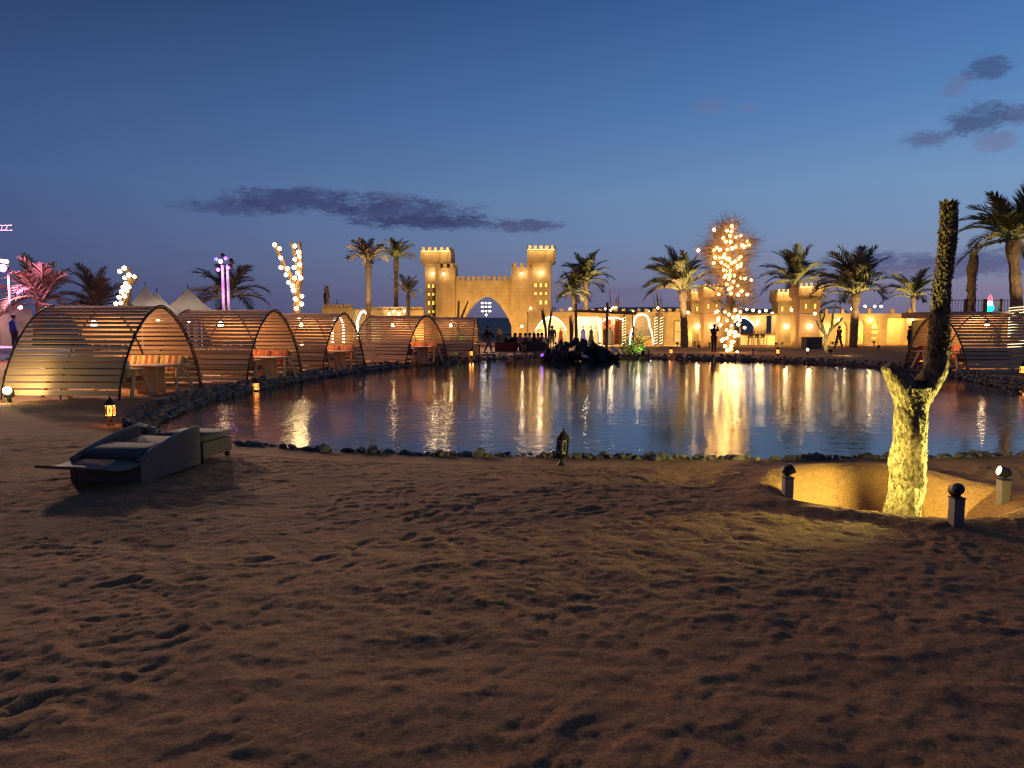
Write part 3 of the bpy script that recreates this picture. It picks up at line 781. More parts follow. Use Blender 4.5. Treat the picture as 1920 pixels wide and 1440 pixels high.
# garments standing on show
def robe(u, Y, h, mat, label, wd=.24):
    t = thing('display_robe', label, 'robe', ((u - 960) / F_PX * Y, Y, .09), 0, 'robes on show in the shops')
    MB().lathe([(wd, 0), (wd * .92, h * .3), (wd * .6, h * .62), (wd * .72, h * .78), (wd * .35, h * .88), (.05, h * .92)], 10).build('cloth', mat, t, True)
    MB().lathe([(.03, h * .9), (.035, h * .97), (.09, h * 1.0), (.085, h * 1.08), (.02, h * 1.13)], 8).build('stand_head', 'wood_pale', t, True)
robe(1093, SY - .6, 1.5, 'robe_blue', 'bright blue robe on a stand outside the white-lit shop', .27)
robe(1108, SY + .2, 1.5, 'cloth_black', 'black robe on a stand inside the white-lit shop')
robe(1117, SY + .5, 1.45, 'cloth_white', 'white robe on a stand inside the white-lit shop')
robe(1133, SY + .3, 1.5, 'cloth_dark', 'dark robe on a stand at the edge of the red shop')
robe(1143, SY - .4, 1.6, 'cloth_grey', 'grey robe on a stand in front of the red shelves')
robe(1051, SY + 1.0, 1.4, 'cloth_maroon', 'maroon garment hung inside the arched shop')
# striped poles beside the keyhole counter
for u, lb in ((1167, 'striped light-wrapped pole at the edge of the red shop'), (1226, 'striped light-wrapped pole beside the keyhole counter'), (1236, 'striped light-wrapped pole beside the narrow dark doorway')):
    t = thing('wrapped_pole', lb, 'pole', (sx_(u), SY - .75, 0), 0, 'light-wrapped poles')
    MB().tube([(0, 0, 0), (.02, 0, sz_(588))], [.11, .09], 8).build('pole', 'bark_dark', t)
    MB().tube([(.125 * math.cos(a), .125 * math.sin(a), .1 + a * .038) for a in [k * .5 for k in range(130)]], .018, 4).build('rope_light', 'rope_glow', t)

# lit wall behind the cabanas with its doorway outlined in light
lw = thing('crenellated_wall', 'low crenellated wall with light-outlined doorways behind the cabanas', 'wall', (0, 66, 0))
S66 = 66 / F_PX; x66 = lambda u: (u - 960) * S66; z66 = lambda v: CAMH + (HZ - v) * S66
o1 = (x66(626), x66(646), pointed(x66(636), 10 * S66, z66(612), z66(592)), 0)
o2 = (x66(672), x66(696), pointed(x66(684), 12 * S66, z66(606), z66(584)), 0)
la = arch_wall(x66(606), x66(664), z66(577), -.2, .2, [o1]).build('wall', 'plaster', lw)
lb_ = arch_wall(x66(664), x66(795), z66(581), .1, .5, [o2]).build('wall', 'plaster', lw)
merlons(la, MB().box((0, 0, .13), (.30, .3, .28)).mesh('merlon', 'plaster'), x66(607), x66(663), 0, z66(577), 7)
merlons(lb_, mrow, x66(697), x66(793), .3, z66(581), 14)
for o in (o1, o2):
    led_path(lw, [(o[0], -.26, .1)] + [(o[0] + (o[1] - o[0]) * k / 24, -.26, o[2](o[0] + (o[1] - o[0]) * k / 24)) for k in range(25)] + [(o[1], -.26, .1)], .075)
    lamp('POINT', lw, ((o[0] + o[1]) / 2, 1.4, 1.9), 90, (1, .75, .4), rad=.15)
MB().box((x66(690), 3, 1.7), (9.5, .2, 3.4)).build('back_wall', 'plaster', lw)
flood((x66(640), 60, 0), (x66(640), 66, 2.4), 900, WARM, 'floodlight washing the low wall behind the cabanas', 120)
flood((x66(735), 60, 0), (x66(735), 66, 2.4), 900, WARM, 'floodlight washing the far end of the low wall', 120)

# four small watch towers and the bar between them
def small_tower(u, Y, wpx, vtop, label, mat, lamp_p, wins, rz=0, lampv=612):
    s = Y / F_PX; base = HZ + CAMH / s; wd = wpx * s; Ht = (base - vtop) * s
    t = thing('watch_tower', label, 'tower', ((u - 960) * s, Y, 0), R(rz), 'small crenellated watch towers')
    hh = .75
    tower(t, 'shaft', 0, 0, wd, wd, Ht - hh - .3, wd + .36, wd + .36, hh, 5, mat, True, (.17, .11, .30))
    for du, vv in wins: window_part(t, du * s, -wd / 2 - .003, (base - vv) * s, .16, .38)
    q = Vector((0, -wd / 2, (base - lampv) * s)); q = Matrix.Rotation(R(rz), 3, 'Z') @ q + t.location
    wall_lamp('wall lamp on the ' + label, q, lamp_p * 1.4, (1, .74, .38), .16)
    q2 = Matrix.Rotation(R(rz), 3, 'Z') @ Vector((wd / 2, 0, (base - lampv) * s)) + t.location
    return t
small_tower(1302, 65, 25, 543, 'watch tower beside the tall palm by the shop row', 'plaster', 45, ((-2, 580),), 8)
small_tower(1330, 61, 30, 535, 'watch tower between the shop row and the bulb-covered tree', 'plaster_warm', 50, ((-8, 575), (7, 575)))
small_tower(1466, 64, 32, 544, 'yellow watch tower at the end of the bar counter', 'plaster', 70, ((-8, 580), (8, 580)))
small_tower(1508, 60, 38, 533, 'brown watch tower behind the dark planter box', 'plaster_warm', 60, ((-8, 575), (9, 575)))
flood(((1466 - 960) / F_PX * 59, 59.0, 0), ((1466 - 960) / F_PX * 64, 64, 2.6), 500, (1, .72, .15), 'floodlight washing the yellow watch tower', 80)
BY = 63.0; BS = BY / F_PX; bbase = HZ + CAMH / BS; bx = lambda u: (u - 960) * BS; bz = lambda v: (bbase - v) * BS
bar = thing('bar', 'open bar with an amber counter and arched back wall between the towers', 'bar', (0, BY, 0))
MB().box(((bx(1383) + bx(1453)) / 2, 0, bz(627) / 2), (bx(1453) - bx(1383), .6, bz(627))).build('counter', 'wood_pale', bar)
MB().box(((bx(1383) + bx(1453)) / 2, -.05, bz(627) + .03), (bx(1455) - bx(1381), .8, .06)).build('counter_top', 'wood_dark', bar)
for k in range(4): MB().box((bx(1392 + k * 17), -.32, bz(627) * .5), (.68, .03, bz(627) * .8)).build('front_panel', 'bar_panel', bar)
bo = (bx(1384), bx(1428), pointed(bx(1406), 22 * BS, bz(612), bz(596), 1.6, .8), .9)
arch_wall(bx(1346), bx(1452), bz(591), 2.2, 2.4, [bo]).build('back_wall', 'plaster', bar)
MB().box(((bx(1346) + bx(1452)) / 2, .6, bz(590)), (bx(1452) - bx(1346), 3.4, .16)).build('roof', 'plaster_warm', bar)
for u in (1382, 1450): MB().box((bx(u), -.6, bz(590) / 2), (.14, .14, bz(590) - .2)).build('post', 'wood_pale', bar)
led_path(bar, [(bo[0] + (bo[1] - bo[0]) * k / 24, 2.12, bo[2](bo[0] + (bo[1] - bo[0]) * k / 24) + .05) for k in range(25)], .05)
led_path(bar, [(bx(1432), 2.1, bz(610)), (bx(1436), 2.1, bz(598))], .10)
for k in range(9):
    MB().lathe([(.04, 0), (.04, .18), (.015, .24), (.015, .32)], 8, (bx(1388 + k * 6.5), .1, bz(627) + .065)).build('bottle', random.choice(['cloth_olive', 'wood_dark', 'white', 'cloth_maroon']), bar, True)
for u, p in ((1395, 150), (1436, 150)): lamp('POINT', bar, (bx(u), .9, bz(597)), p, (1, .70, .30), rad=.12)
lamp('POINT', bar, (bx(1418), -.9, bz(600)), 45, (1, .62, .18), rad=.12)
for k, u in enumerate((1400, 1411, 1422)):
    t = thing('bar_stool', ['dark bar stool at the counter end by the bulb tree', 'middle dark bar stool of three at the amber counter', 'dark bar stool at the counter end by the yellow tower'][k], 'stool', (bx(u), BY - .85, 0), 0, 'bar stools at the counter')
    for sx in (-1, 1):
        for sy in (-1, 1): MB().bar((sx * .19, sy * .19, 0), (sx * .14, sy * .14, .72), .035, .035).build('leg', 'wood_dark', t)
    MB().box((0, 0, .74), (.38, .36, .06)).build('seat', 'cloth_dark', t)
    MB().box((0, -.16, .93), (.36, .04, .26)).build('backrest', 'cloth_dark', t)
# dark planter box
pl = thing('planter_box', 'large dark square planter box before the brown watch tower', 'planter', ((1521 - 960) / F_PX * 54, 54, 0))
m = MB(); m.box((0, 0, .44), (1.16, 1.0, .88)); m.box((0, 0, .86), (1.22, 1.06, .07)); m.build('box', 'planter', pl)
MB().box((0, 0, .88), (1.0, .85, .04)).build('soil', 'bark_dark', pl)

# arcade beyond the towers and the terrace at the edge
AY = 66.0; AS = AY / F_PX; abase = HZ + CAMH / AS; ax = lambda u: (u - 960) * AS; az_ = lambda v: (abase - v) * AS
ar = thing('arcade', 'golden arcade of arched openings with a square lit doorway', 'building', (0, AY, 0))
H_AR = az_(588)
aops = [(ax(1571), ax(1586), pointed(ax(1578.5), 7.5 * AS, az_(620), az_(604), 2, .5), 0), (ax(1603), ax(1619), pointed(ax(1611), 8 * AS, az_(618), az_(600), 2, .5), 0),
        (ax(1630), ax(1646), pointed(ax(1638), 8 * AS, az_(618), az_(602), 2, .5), 0), (ax(1659), ax(1690), lambda x: az_(597), 0), (ax(1706), ax(1722), pointed(ax(1714), 8 * AS, az_(618), az_(600), 2, .5), 0)]
aw_ = arch_wall(ax(1530), ax(1790), H_AR, -.25, .25, aops).build('wall', 'plaster', ar)
for u in (1545, 1575, 1594, 1625, 1668, 1700): 
    MB().box((ax(u), -.1, H_AR + .22), (.26, .3, .44)).build('merlon', 'plaster', ar)
MB().box((ax(1660), 3.2, H_AR / 2), (ax(1790) - ax(1530), .2, H_AR)).build('back_wall', 'plaster_pale', ar)
MB().box((ax(1660), 1.7, H_AR - .1), (ax(1790) - ax(1530), 3.1, .14)).build('ceiling', 'plaster_pale', ar)
for k in range(4): MB().box((ax(1674), 2.9, .5 + k * .5), (1.5, .3, .05)).build('shelf', 'wood_pale', ar)
MB().tube([(ax(1672), 1.2, .1), (ax(1672), 1.2, 1.5), (ax(1678), 1.2, 2.05)], [.08, .06, .04], 8).build('white_post', 'white', ar)
for u, p in ((1578, 170), (1611, 220), (1638, 220), (1674, 480), (1714, 170)): lamp('POINT', ar, (ax(u), 1.4, H_AR - .6), p, (1, .62, .15), rad=.15)
for u, lb in ((1626, 'wall lamp on the arcade pier between the arches'), (1703, 'wall lamp on the arcade beside the square doorway'), (1566, 'wall lamp on the arcade behind the lit stump tree')):
    wall_lamp(lb, (ax(u), AY - .27, az_(600)), 45, (1, .62, .14), .11)
for u, lb in ((1560, 'floodlight on the ground washing the arcade behind the stump'), (1628, 'floodlight on the ground washing the arcade piers'), (1725, 'floodlight on the ground washing the arcade past the doorway')):
    flood((ax(u) * .95, AY - 4.2, 0), (ax(u), AY, 2.0), 950, (1, .64, .16), lb, 140)
for u, Y_, lb in ((1302, 65, 'floodlight washing the watch tower by the palm'), (1330, 61, 'floodlight washing the watch tower by the bulb tree'), (1508, 60, 'floodlight washing the brown watch tower')):
    flood(((u - 960) / F_PX * (Y_ - 4), Y_ - 4, 0), ((u - 960) / F_PX * Y_, Y_, 3.0), 680, WARM, lb, 80)
flood((bx(1415), BY - 5, 0), (bx(1415), BY, 1.8), 700, WARM, 'floodlight on the ground before the bar', 120)
TY = 50.0; TS = TY / F_PX; tbase = HZ + CAMH / TS; tx = lambda u: (u - 960) * TS; tz = lambda v: (tbase - v) * TS
te = thing('terrace', 'raised terrace with a railing on a lit wall behind the lone cabana', 'building', (0, TY, 0))
MB().box((tx(1880), 2.2, tz(590)), (tx(2020) - tx(1765), 4.6, .42)).build('deck', 'plaster_warm', te)
MB().box((tx(1880), 3.0, tz(600) / 2), (tx(2020) - tx(1765), .2, tz(600))).build('wall', 'plaster', te)
for u in (1768, 1871, 1975): MB().box((tx(u), .15, tz(596) / 2), (.30, .30, tz(596))).build('pier', 'plaster_warm', te)
led_path(te, [(tx(1776), .0, tz(596)), (tx(1828), .0, tz(596))], .03, 'led_warm')
for k in range(27): MB().box((tx(1770 + k * 5.4), -.02, tz(584) + .38), (.02, .02, .76)).build('baluster', 'iron', te)
MB().box((tx(1840), -.02, tz(584) + .77), (tx(1910) - tx(1770), .05, .04)).build('rail', 'iron', te)
for u in (1808, 1844, 1872): MB().box((tx(u), .1, tz(584) + .42), (.20, .20, .86)).build('rail_post', 'plaster_warm', te)
for u, p in ((1800, 60), (1890, 160), (1950, 90)): lamp('POINT', te, (tx(u), 1.6, tz(602)), p, (1, .66, .18), rad=.15)
wall_lamp('round wall lamp on the terrace pier above the lone cabana', (tx(1888), TY - .05, tz(597)), 40, (1, .8, .5), .14)
wall_lamp('square wall lamp under the terrace behind the lone cabana', (tx(1797), TY + .9, tz(606)), 30, (1, .8, .5), .12)
fl = thing('flame_lantern', 'flame-shaped lantern of red, white and green glass on the terrace', 'lantern', (tx(1858), TY + .4, tz(584)))
MB().lathe([(.16, 0), (.26, .12), (.27, .28), (.22, .42)], 12).build('green_glass', 'flame_green', fl, True)
MB().lathe([(.215, .42), (.17, .62), (.15, .72)], 12).build('white_glass', 'flame_white', fl, True)
MB().lathe([(.15, .72), (.17, .85), (.11, 1.0), (.02, 1.16)], 12).build('red_glass', 'flame_red', fl, True)

# ------------------------------------------------------------------ palms
def frond_mesh(phi0, bend, mat, n=28, seed=0):
    rr = random.Random(seed); m = MB(); pts = []; p = Vector((0, 0, 0)); ph = phi0
    N = 12
    for i in range(N + 1):
        pts.append(p.copy()); p = p + Vector((math.cos(ph), 0, math.sin(ph))) / N; ph -= bend / N * (0.5 + i / N)
    m.tube(pts, [.022 * (1 - i / (N + 1)) + .004 for i in range(N + 1)], 3, False)
    for i in range(n):
        t = .16 + .84 * (i + .5) / n; k = min(int(t * N), N - 1); fr_ = t * N - k
        b = pts[k].lerp(pts[k + 1], fr_); d = (pts[k + 1] - pts[k]).normalized(); up = Vector((-d.z, 0, d.x))
        L = .33 * math.sin(PI * (.18 + .74 * t)) ** .8
        for sy in (-1, 1):
            q = (d * (.75 + rr.uniform(-.1, .15)) + Vector((0, sy, 0)) * (.75 - .25 * t) + up * (.28 - .25 * rr.random()) + Vector((0, 0, -.12))).normalized()
            wv = d.cross(q).cross(q).normalized() * .009
            tip = b + q * (L * rr.uniform(.85, 1.1)); mid = b.lerp(tip, .55) + Vector((0, 0, .01))
            m.add([b - wv, b + wv, mid + wv * 1.2, mid - wv * 1.2, tip + Vector((0, 0, -.02))], [(0, 1, 2, 3), (3, 2, 4)])
    return m.mesh('frond', mat)
FR = {mt: [frond_mesh(R(ph), R(bd), mt, seed=i) for i, (ph, bd) in enumerate(((82, 35), (70, 62), (58, 80), (42, 95), (22, 90), (0, 70), (-25, 50)))] for mt in ('frond', 'frond_dry')}
def palm(u, v, Y, rad_px, label, nf=34, wind=0.0, mat='frond', trunk_u=None, tr=.2, spread=(0, 6), uplight=0, upcol=(1, .72, .35)):
    s = Y / F_PX; c = at(u, v, Y); base = Vector((((trunk_u or u) - 960) * s, Y, 0)); rad = rad_px * s * 1.25
    t = thing('date_palm', label, 'palm tree', base, 0, 'date palms')
    rel = c - base; m = MB(); N = 16; pts = []; rs = []
    for i in range(N + 1):
        k = i / N; pts.append(Vector((rel.x * k ** 1.5, 0, rel.z * k))); rs.append(tr * (1.18 - .3 * k) * (1.06 if i % 2 else .96) * (1.35 if i >= N - 2 else 1))
    m.tube(pts, rs, 9, True, .08); m.build('trunk', 'bark_palm', t)
    nf = int(nf * .8)
    for k in range(nf):
        lvl = k / nf * (spread[1] - spread[0]) + spread[0]; vi = min(int(lvl), 6)
        yaw = k * 2.39996 + random.uniform(-.3, .3)
        if wind: yaw = yaw + wind * math.sin(yaw)        # swept towards -x
        fr_ = FR[mat if random.random() < .88 else ('frond_dry' if mat == 'frond' else 'frond')][vi]
        o = link('frond', fr_, t, pts[-1] + Vector((0, 0, random.uniform(-.12, .1))), (random.uniform(-.25, .25), random.uniform(-.12, .12), yaw), rad * random.uniform(.85, 1.12))
    if uplight: uplight *= 2.6
    if uplight: flood(base + Vector((.25, -3.4, 0)), base + Vector((rel.x, -.4, rel.z * 1.04)), uplight * .95, upcol, 'small floodlight lighting the ' + label, 46, h=.25)
    return t
palm(691, 492, 64, 40, 'date palm with pale dry fronds behind the low wall', 26, .3, 'frond_dry', 692, .22, (0, 4.5), 1700)
palm(743, 486, 68, 34, 'taller green date palm beside the pale dry one', 28, .2, 'frond', 743, .20, (0, 4.5), 1000)
palm(765, 552, 62, 30, 'short sparse palm at the foot of the gate tower', 16, 0, 'frond', 766, .16, (0, 4.5), 200)
palm(1098, 528, 76, 44, 'dense date palm behind the white-lit shop', 40, .1, 'frond', 1098, .25, (0, 5.5), 2400)
palm(1074, 548, 74, 36, 'lower date palm close beside the gate tower', 34, .1, 'frond', 1076, .22, (0, 6), 1500)
palm(1279, 545, 57, 64, 'wind-swept date palm in front of the shop door', 38, .75, 'frond', 1283, .26, (0, 4.8), 2200)
palm(1493, 532, 74, 56, 'date palm rising behind the yellow and brown watch towers', 38, .55, 'frond', 1493, .24, (0, 4.8), 2600)
palm(1606, 552, 56, 70, 'wind-swept date palm with a stout dark trunk before the arcade', 40, .7, 'frond', 1599, .27, (0, 4.8), 1500)
palm(1712, 556, 76, 46, 'spreading palm behind the arcade roof', 24, .2, 'frond', 1712, .2, (.5, 5.0), 2200)
palm(1898, 450, 42, 76, 'tall date palm with a light-wrapped trunk beside the terrace', 46, .45, 'frond', 1906, .30, (0, 5.2), 1100)
palm(424, 560, 55, 62, 'broad palm behind the purple light mast', 30, .1, 'frond_dry', 424, .24, (.6, 5.4), 2600)
palm(78, 566, 42, 70, 'wind-blown palm beside the pink stage lamp', 34, .6, 'frond_dry', 70, .24, (0, 5.5), 0)
palm(182, 574, 46, 62, 'wind-blown palm with a bare leader behind the tan-cushioned cabana', 30, .6, 'frond_dry', 186, .22, (.5, 5.5), 0)
palm(1526, 590, 68, 46, 'drooping palm close behind the brown watch tower', 20, .3, 'frond', 1526, .18, (2, 6), 300)
for u, Y, v0, v1, w_, lb in ((1825, 66, 478, 590, .36, 'headless palm trunk standing behind the terrace railing'), (612, 68, 540, 600, .22, 'short bare trunk behind the low crenellated wall')):
    b = at(u, v0, Y); t = thing('palm_stump', lb, 'tree trunk', (b.x, Y, 0))
    N = 14; MB().tube([(0.04 * math.sin(i), 0, b.z * i / N) for i in range(N + 1)], [w_ * (1 + .16 * (i % 2) + (.5 if i in (4, 5, 12) else 0)) * .9 for i in range(N + 1)], 9, True, .18).build('trunk', 'bark_palm', t)
    m = MB()
    for k in range(70):
        z = b.z * random.uniform(.55, 1.0); a = random.uniform(0, 6.28); d = Vector((math.cos(a), math.sin(a), .9)); m.bar(Vector((0, 0, z)) + d * w_ * .5, Vector((0, 0, z)) + d * (w_ * 1.3), .10, .03)
    m.build('frond_stubs', 'bark_palm', t)
# light-wrapped trunk of the tall palm
u9 = at(1906, 640, 42); tw = thing('rope_light', 'warm rope light wound round the tall palm trunk', 'string lights', (u9.x, 42, 0))
MB().tube([(.40 * math.cos(a) - .05, .40 * math.sin(a), .25 + a * .026) for a in [k * .35 for k in range(290)]], .014, 4).build('rope', 'rope_glow', tw)

# ------------------------------------------------------------------ bulb-covered trees
def bulb_tree(name, label, Y, origin, sc, branches, bulbs, br, mat_b, cat='tree', bark='bark', str_label='', r_scale=1.0):
    pt = lambda q: at(origin[0] + q[0] / sc, origin[1] + q[1] / sc, Y)
    b0 = pt(branches[0][0][0]); base = Vector((b0.x, Y, 0))
    t = thing(name, label, cat, base)
    tm = MB()
    for pts, rs in branches:
        P = [pt(q) - base + Vector((0, random.uniform(-.1, .1), 0)) for q in pts]
        Q = []; RR = []
        for i in range(len(P) - 1):
            for k in range(5): f = k / 5; Q.append(P[i].lerp(P[i + 1], f) + Vector((random.uniform(-.02, .02),) * 3)); RR.append((rs[i] + (rs[i + 1] - rs[i]) * f) * r_scale)
        Q.append(P[-1]); RR.append(rs[-1] * r_scale)
        tm.tube(Q, RR, 9, True, .10)
    tm.build('trunk', bark, t)
    st = thing('string_lights', str_label, 'string lights', base)
    cab = MB(); prev = None
    for q in bulbs:
        p = pt(q) - base + Vector((0, -br * 1.2 - random.uniform(.08, .3), 0))
        link('bulb', mat_b, st, p, None, br * random.uniform(.85, 1.15))
        if prev is not None and (p - prev).length < 1.6: cab.tube([prev, (prev + p) / 2 + Vector((0, .1, -.06)), p], .010, 4)
        prev = p
    if cab.f: stuff(cab.build('cable', 'steel_dark', st))
    return t, base
b1 = [(765, 195), (812, 228), (815, 310), (825, 398), (882, 408), (868, 462), (940, 490), (888, 530), (920, 560), (935, 600), (945, 675), (1003, 652), (1000, 722), (957, 762), (945, 205), (978, 262), (988, 300), (945, 325), (985, 370), (942, 398), (965, 445), (1002, 490), (985, 850), (965, 930), (1010, 1075)]
bulb_tree('forked_stump_tree', 'pale forked stump with three cut branches rising behind the cabanas', 32, (360, 420), 4.8,
          [([(975, 1440 * .78), (950, 760), (940, 620)], (.20, .17, .15)), ([(940, 640), (905, 510), (830, 380), (755, 170)], (.15, .11, .10, .09)), ([(950, 640), (975, 480), (930, 300), (888, 162)], (.15, .11, .08, .07)), ([(975, 480), (985, 300), (968, 160)], (.10, .08, .07))],
          b1, .095, bulb_s, str_label='warm bulbs strung over the forked stump behind the cabanas')
b2 = [(1160, 115), (1125, 145), (1185, 175), (1240, 190), (1145, 200), (1160, 250), (1140, 285), (1198, 283), (1185, 318), (1118, 325), (1160, 365), (1100, 375), (1135, 425), (1078, 432)]
bulb_tree('stump_tree', 'short leaning stump rising behind the tan-cushioned cabana', 30, (0, 480), 4.8, [([(1100, 700), (1120, 430), (1170, 250), (1140, 110)], (.16, .14, .11, .08)), ([(1165, 260), (1240, 180)], (.10, .07))], b2, .09, bulb_s, str_label='warm bulbs strung over the short leaning stump')
b3 = [(812, 220), (768, 258), (797, 302), (740, 322), (763, 355), (800, 360), (850, 402), (903, 388), (935, 392), (703, 432), (768, 428), (660, 432), (895, 495), (702, 503), (735, 497), (763, 507), (848, 532), (720, 542), (805, 548), (758, 560), (860, 570), (745, 610), (800, 612), (840, 658), (802, 652), (755, 672), (790, 692), (892, 682), (833, 713), (772, 738), (873, 750), (810, 768), (898, 800), (867, 832),
      (785, 1008), (845, 970), (862, 1045), (812, 1108), (868, 1095), (762, 1145), (690, 1065), (838, 1200), (772, 1218), (808, 1288), (750, 1290), (862, 1345), (682, 980), (720, 1240), (830, 1250), (800, 1160)]
b3x = [(q[0] + random.gauss(0, 62), q[1] + random.gauss(0, 40)) for q in b3[:34]] + [(q[0] + random.gauss(0, 40), q[1] + random.gauss(0, 30)) for q in b3[34:]]
bt, bb = bulb_tree('bulb_tree', 'tall tree covered in glowing bulbs with a haze of bare twigs', 47, (1200, 380), 4.8,
          [([(810, 1350), (812, 1100), (815, 900), (800, 700), (790, 450), (810, 190)], (.30, .27, .28, .20, .14, .05)), ([(815, 880), (880, 650), (900, 400)], (.2, .13, .06)), ([(800, 700), (720, 520), (670, 420)], (.14, .09, .04)), ([(820, 980), (690, 860)], (.12, .06)), ([(820, 960), (960, 880)], (.12, .05))],
          b3 + b3x, .098, bulb_a, bark='bark_palm', str_label='dense amber bulbs strung over the tall twiggy tree')
tw_ = MB()
S47 = 47 / F_PX
for k in range(3800):
    q = random.choice(b3[:34]); c = at(1200 + q[0] / 4.8, 380 + q[1] / 4.8, 47) - bb
    c += Vector((random.gauss(0, .22), random.gauss(0, .45), random.gauss(0, .25)))
    axis = Vector((at(1200 + 800 / 4.8, 500, 47).x - bb.x, 0, c.z - .5))
    d = (c - axis); d = Vector((d.x * 1.4 + random.gauss(0, .5), d.y + random.gauss(0, .5), abs(random.gauss(.35, .45)))).normalized()
    L = random.uniform(.6, 1.35); mid = c + d * L * .5 + Vector((0, 0, .08)); tip = c + d * L + Vector((random.gauss(0, .1), 0, random.uniform(-.35, .12)))
    sd = d.cross(Vector((0, 1, 0))).normalized() * .009
    tw_.add([c - sd, c + sd, mid + sd * .8, mid - sd * .8, tip], [(0, 1, 2, 3), (3, 2, 4)])
for k in range(420):
    q = random.choice([(690, 870), (720, 900), (940, 890), (980, 860), (900, 940), (760, 1020)]); c = at(1200 + q[0] / 4.8, 380 + q[1] / 4.8, 47) - bb + Vector((random.gauss(0, .3), random.gauss(0, .3), random.gauss(0, .3)))
    d = Vector((random.gauss(0, 1), random.gauss(0, 1), random.gauss(.3, .6))).normalized(); L = random.uniform(.3, .8); tip = c + d * L; sd = d.cross(Vector((0, 1, 0))).normalized() * .014
    tw_.add([c - sd, c + sd, tip], [(0, 1, 2)])
stuff(tw_.build('twigs', 'twig', bt))

# bundles of bare sticks with bulbs along the roofs
def sticks(u, v0, v1, Y, n, label, bulbs=(), spread=14, thick=.045):
    s = Y / F_PX; base = Vector(((u - 960) * s, Y, 0)); t = thing('bare_branches', label, 'branches', base, 0, 'bundles of bare branches')
    z1 = CAMH + (HZ - v0) * s
    for k in range(n):
        dx = random.uniform(-1, 1) * spread * s; m = MB(); h = z1 * random.uniform(.72, 1.0)
        m.tube([(dx * .15, random.uniform(-.1, .1), .0), (dx * .4 + random.uniform(-.05, .05), random.uniform(-.1, .1), h * .55), (dx, random.uniform(-.2, .2), h)], [thick * 1.3, thick, thick * .4], 6); m.build('branch', 'bark_palm', t)
    if bulbs:
        st = thing('string_lights', 'cluster of warm bulbs on the ' + label, 'string lights', base)
        for bu, bv in bulbs:
            p = at(bu, bv, Y - .5) - base; link('bulb', bulb_s, st, p, None, .10)
C4 = lambda l: [(960 + a / 5.647, 480 + b / 5.647) for a, b in l]
C5 = lambda l: [(1200 + a / 4.8, 380 + b / 4.8) for a, b in l]
sticks(1148, 540, 650, 63.5, 6, 'bare branches rising over the red shop', C4([(990, 560), (1045, 575), (1070, 550), (1100, 545), (1120, 600), (1165, 595), (1165, 630), (965, 600), (1030, 600), (1000, 585)]), 12, .07)
sticks(1237, 540, 650, 63.5, 9, 'bare branches rising beside the narrow dark doorway', C4([(1545, 550), (1600, 575), (1660, 595), (1545, 620), (1565, 655), (1700, 610), (1500, 580), (1440, 585), (1350, 590), (1280, 585)]), 14, .05)
sticks(1026, 572, 650, 57, 7, 'twisted bare branches between the gate and the arched shop', [(995, 578)], 12, .07)
sticks(1070, 588, 650, 57, 4, 'pale forked branches beside the arched shop', [(1069, 579)], 8, .07)
sticks(1188, 575, 650, 56, 3, 'thin forked branches in front of the keyhole counter', (), 6, .045)
sticks(632, 552, 600, 70, 6, 'thin bare branches behind the low wall', (), 8, .04)
for i, (us, Y, vv, lb) in enumerate(((list(range(1388, 1452, 12)), 62.3, 584, 'row of bulbs strung along the bar roof'), ((1484, 1528, 1342, 1290), 58, 585, 'separate bulbs hung between the watch towers'), ((1597, 1606, 1622, 1640, 1652), 65, 578, 'bulbs strung along the arcade roof'), ((758, 748, 738, 730), 62, 585, 'bulbs strung along the low wall behind the cabanas'))):
    t = thing('string_lights', lb, 'string lights', at(us[0], vv, Y), 0)
    prev = None; cab = MB()
    for u in us:
        p = at(u, vv + random.uniform(-4, 4), Y) - t.location; link('bulb', bulb_s, t, p, None, .12)
        if prev is not None: cab.tube([prev, (prev + p) / 2 + Vector((0, 0, -.12)), p], .012, 4)
        prev = p
    stuff(cab.build('cable', 'steel_dark', t))

# ------------------------------------------------------------------ lit plants on the far shore
def bush(u, v, Y, wpx, hpx, n, label, group=None):
    s = Y / F_PX; b = Vector(((u - 960) * s, Y, 0)); t = thing('leafy_plant', label, 'plant', b, 0, group)
    for k in range(6):
        a = random.uniform(0, 6.28); MB().tube([(0, 0, 0), (math.cos(a) * wpx * s * .25, math.sin(a) * .2, hpx * s * .6)], [.03, .012], 5).build('stem', 'bark_palm', t)
    m = MB()
    for k in range(n):
        c = Vector((random.gauss(0, wpx * s * .32), random.gauss(0, wpx * s * .3), abs(random.gauss(.3, .33)) * hpx * s))
        d = Vector((random.gauss(0, 1), random.gauss(0, 1), random.gauss(.3, .6))).normalized(); L = random.uniform(.16, .34); sd = d.cross(Vector((0, 0, 1))).normalized() * L * .22
        m.add([c, c + d * L * .5 + sd, c + d * L, c + d * L * .5 - sd], [(0, 1, 2, 3)])
    m.build('leaves', 'leaf', t); return b
b = bush(860, 668, 40.5, 34, 40, 420, 'bright green lit plant at the foot of the forked pole')
flood(b + Vector((.15, -1.1, 0)), b + Vector((0, 0, .9)), 300, (.85, 1, .25), 'floodlight under the green plant by the forked pole', 90, h=.22)
b = bush(1189, 668, 42.5, 44, 46, 520, 'bright green lit plant beside the black rock mound')
flood(b + Vector((.3, -1.1, 0)), b + Vector((0, 0, .8)), 300, (.9, 1, .35), 'floodlight under the green plant by the rock mound', 90, h=.22)
t = thing('forked_pole', 'slim dark forked pole above the bright green plant', 'tree', ((858 - 960) / F_PX * 41, 41, 0))
s41 = 41 / F_PX
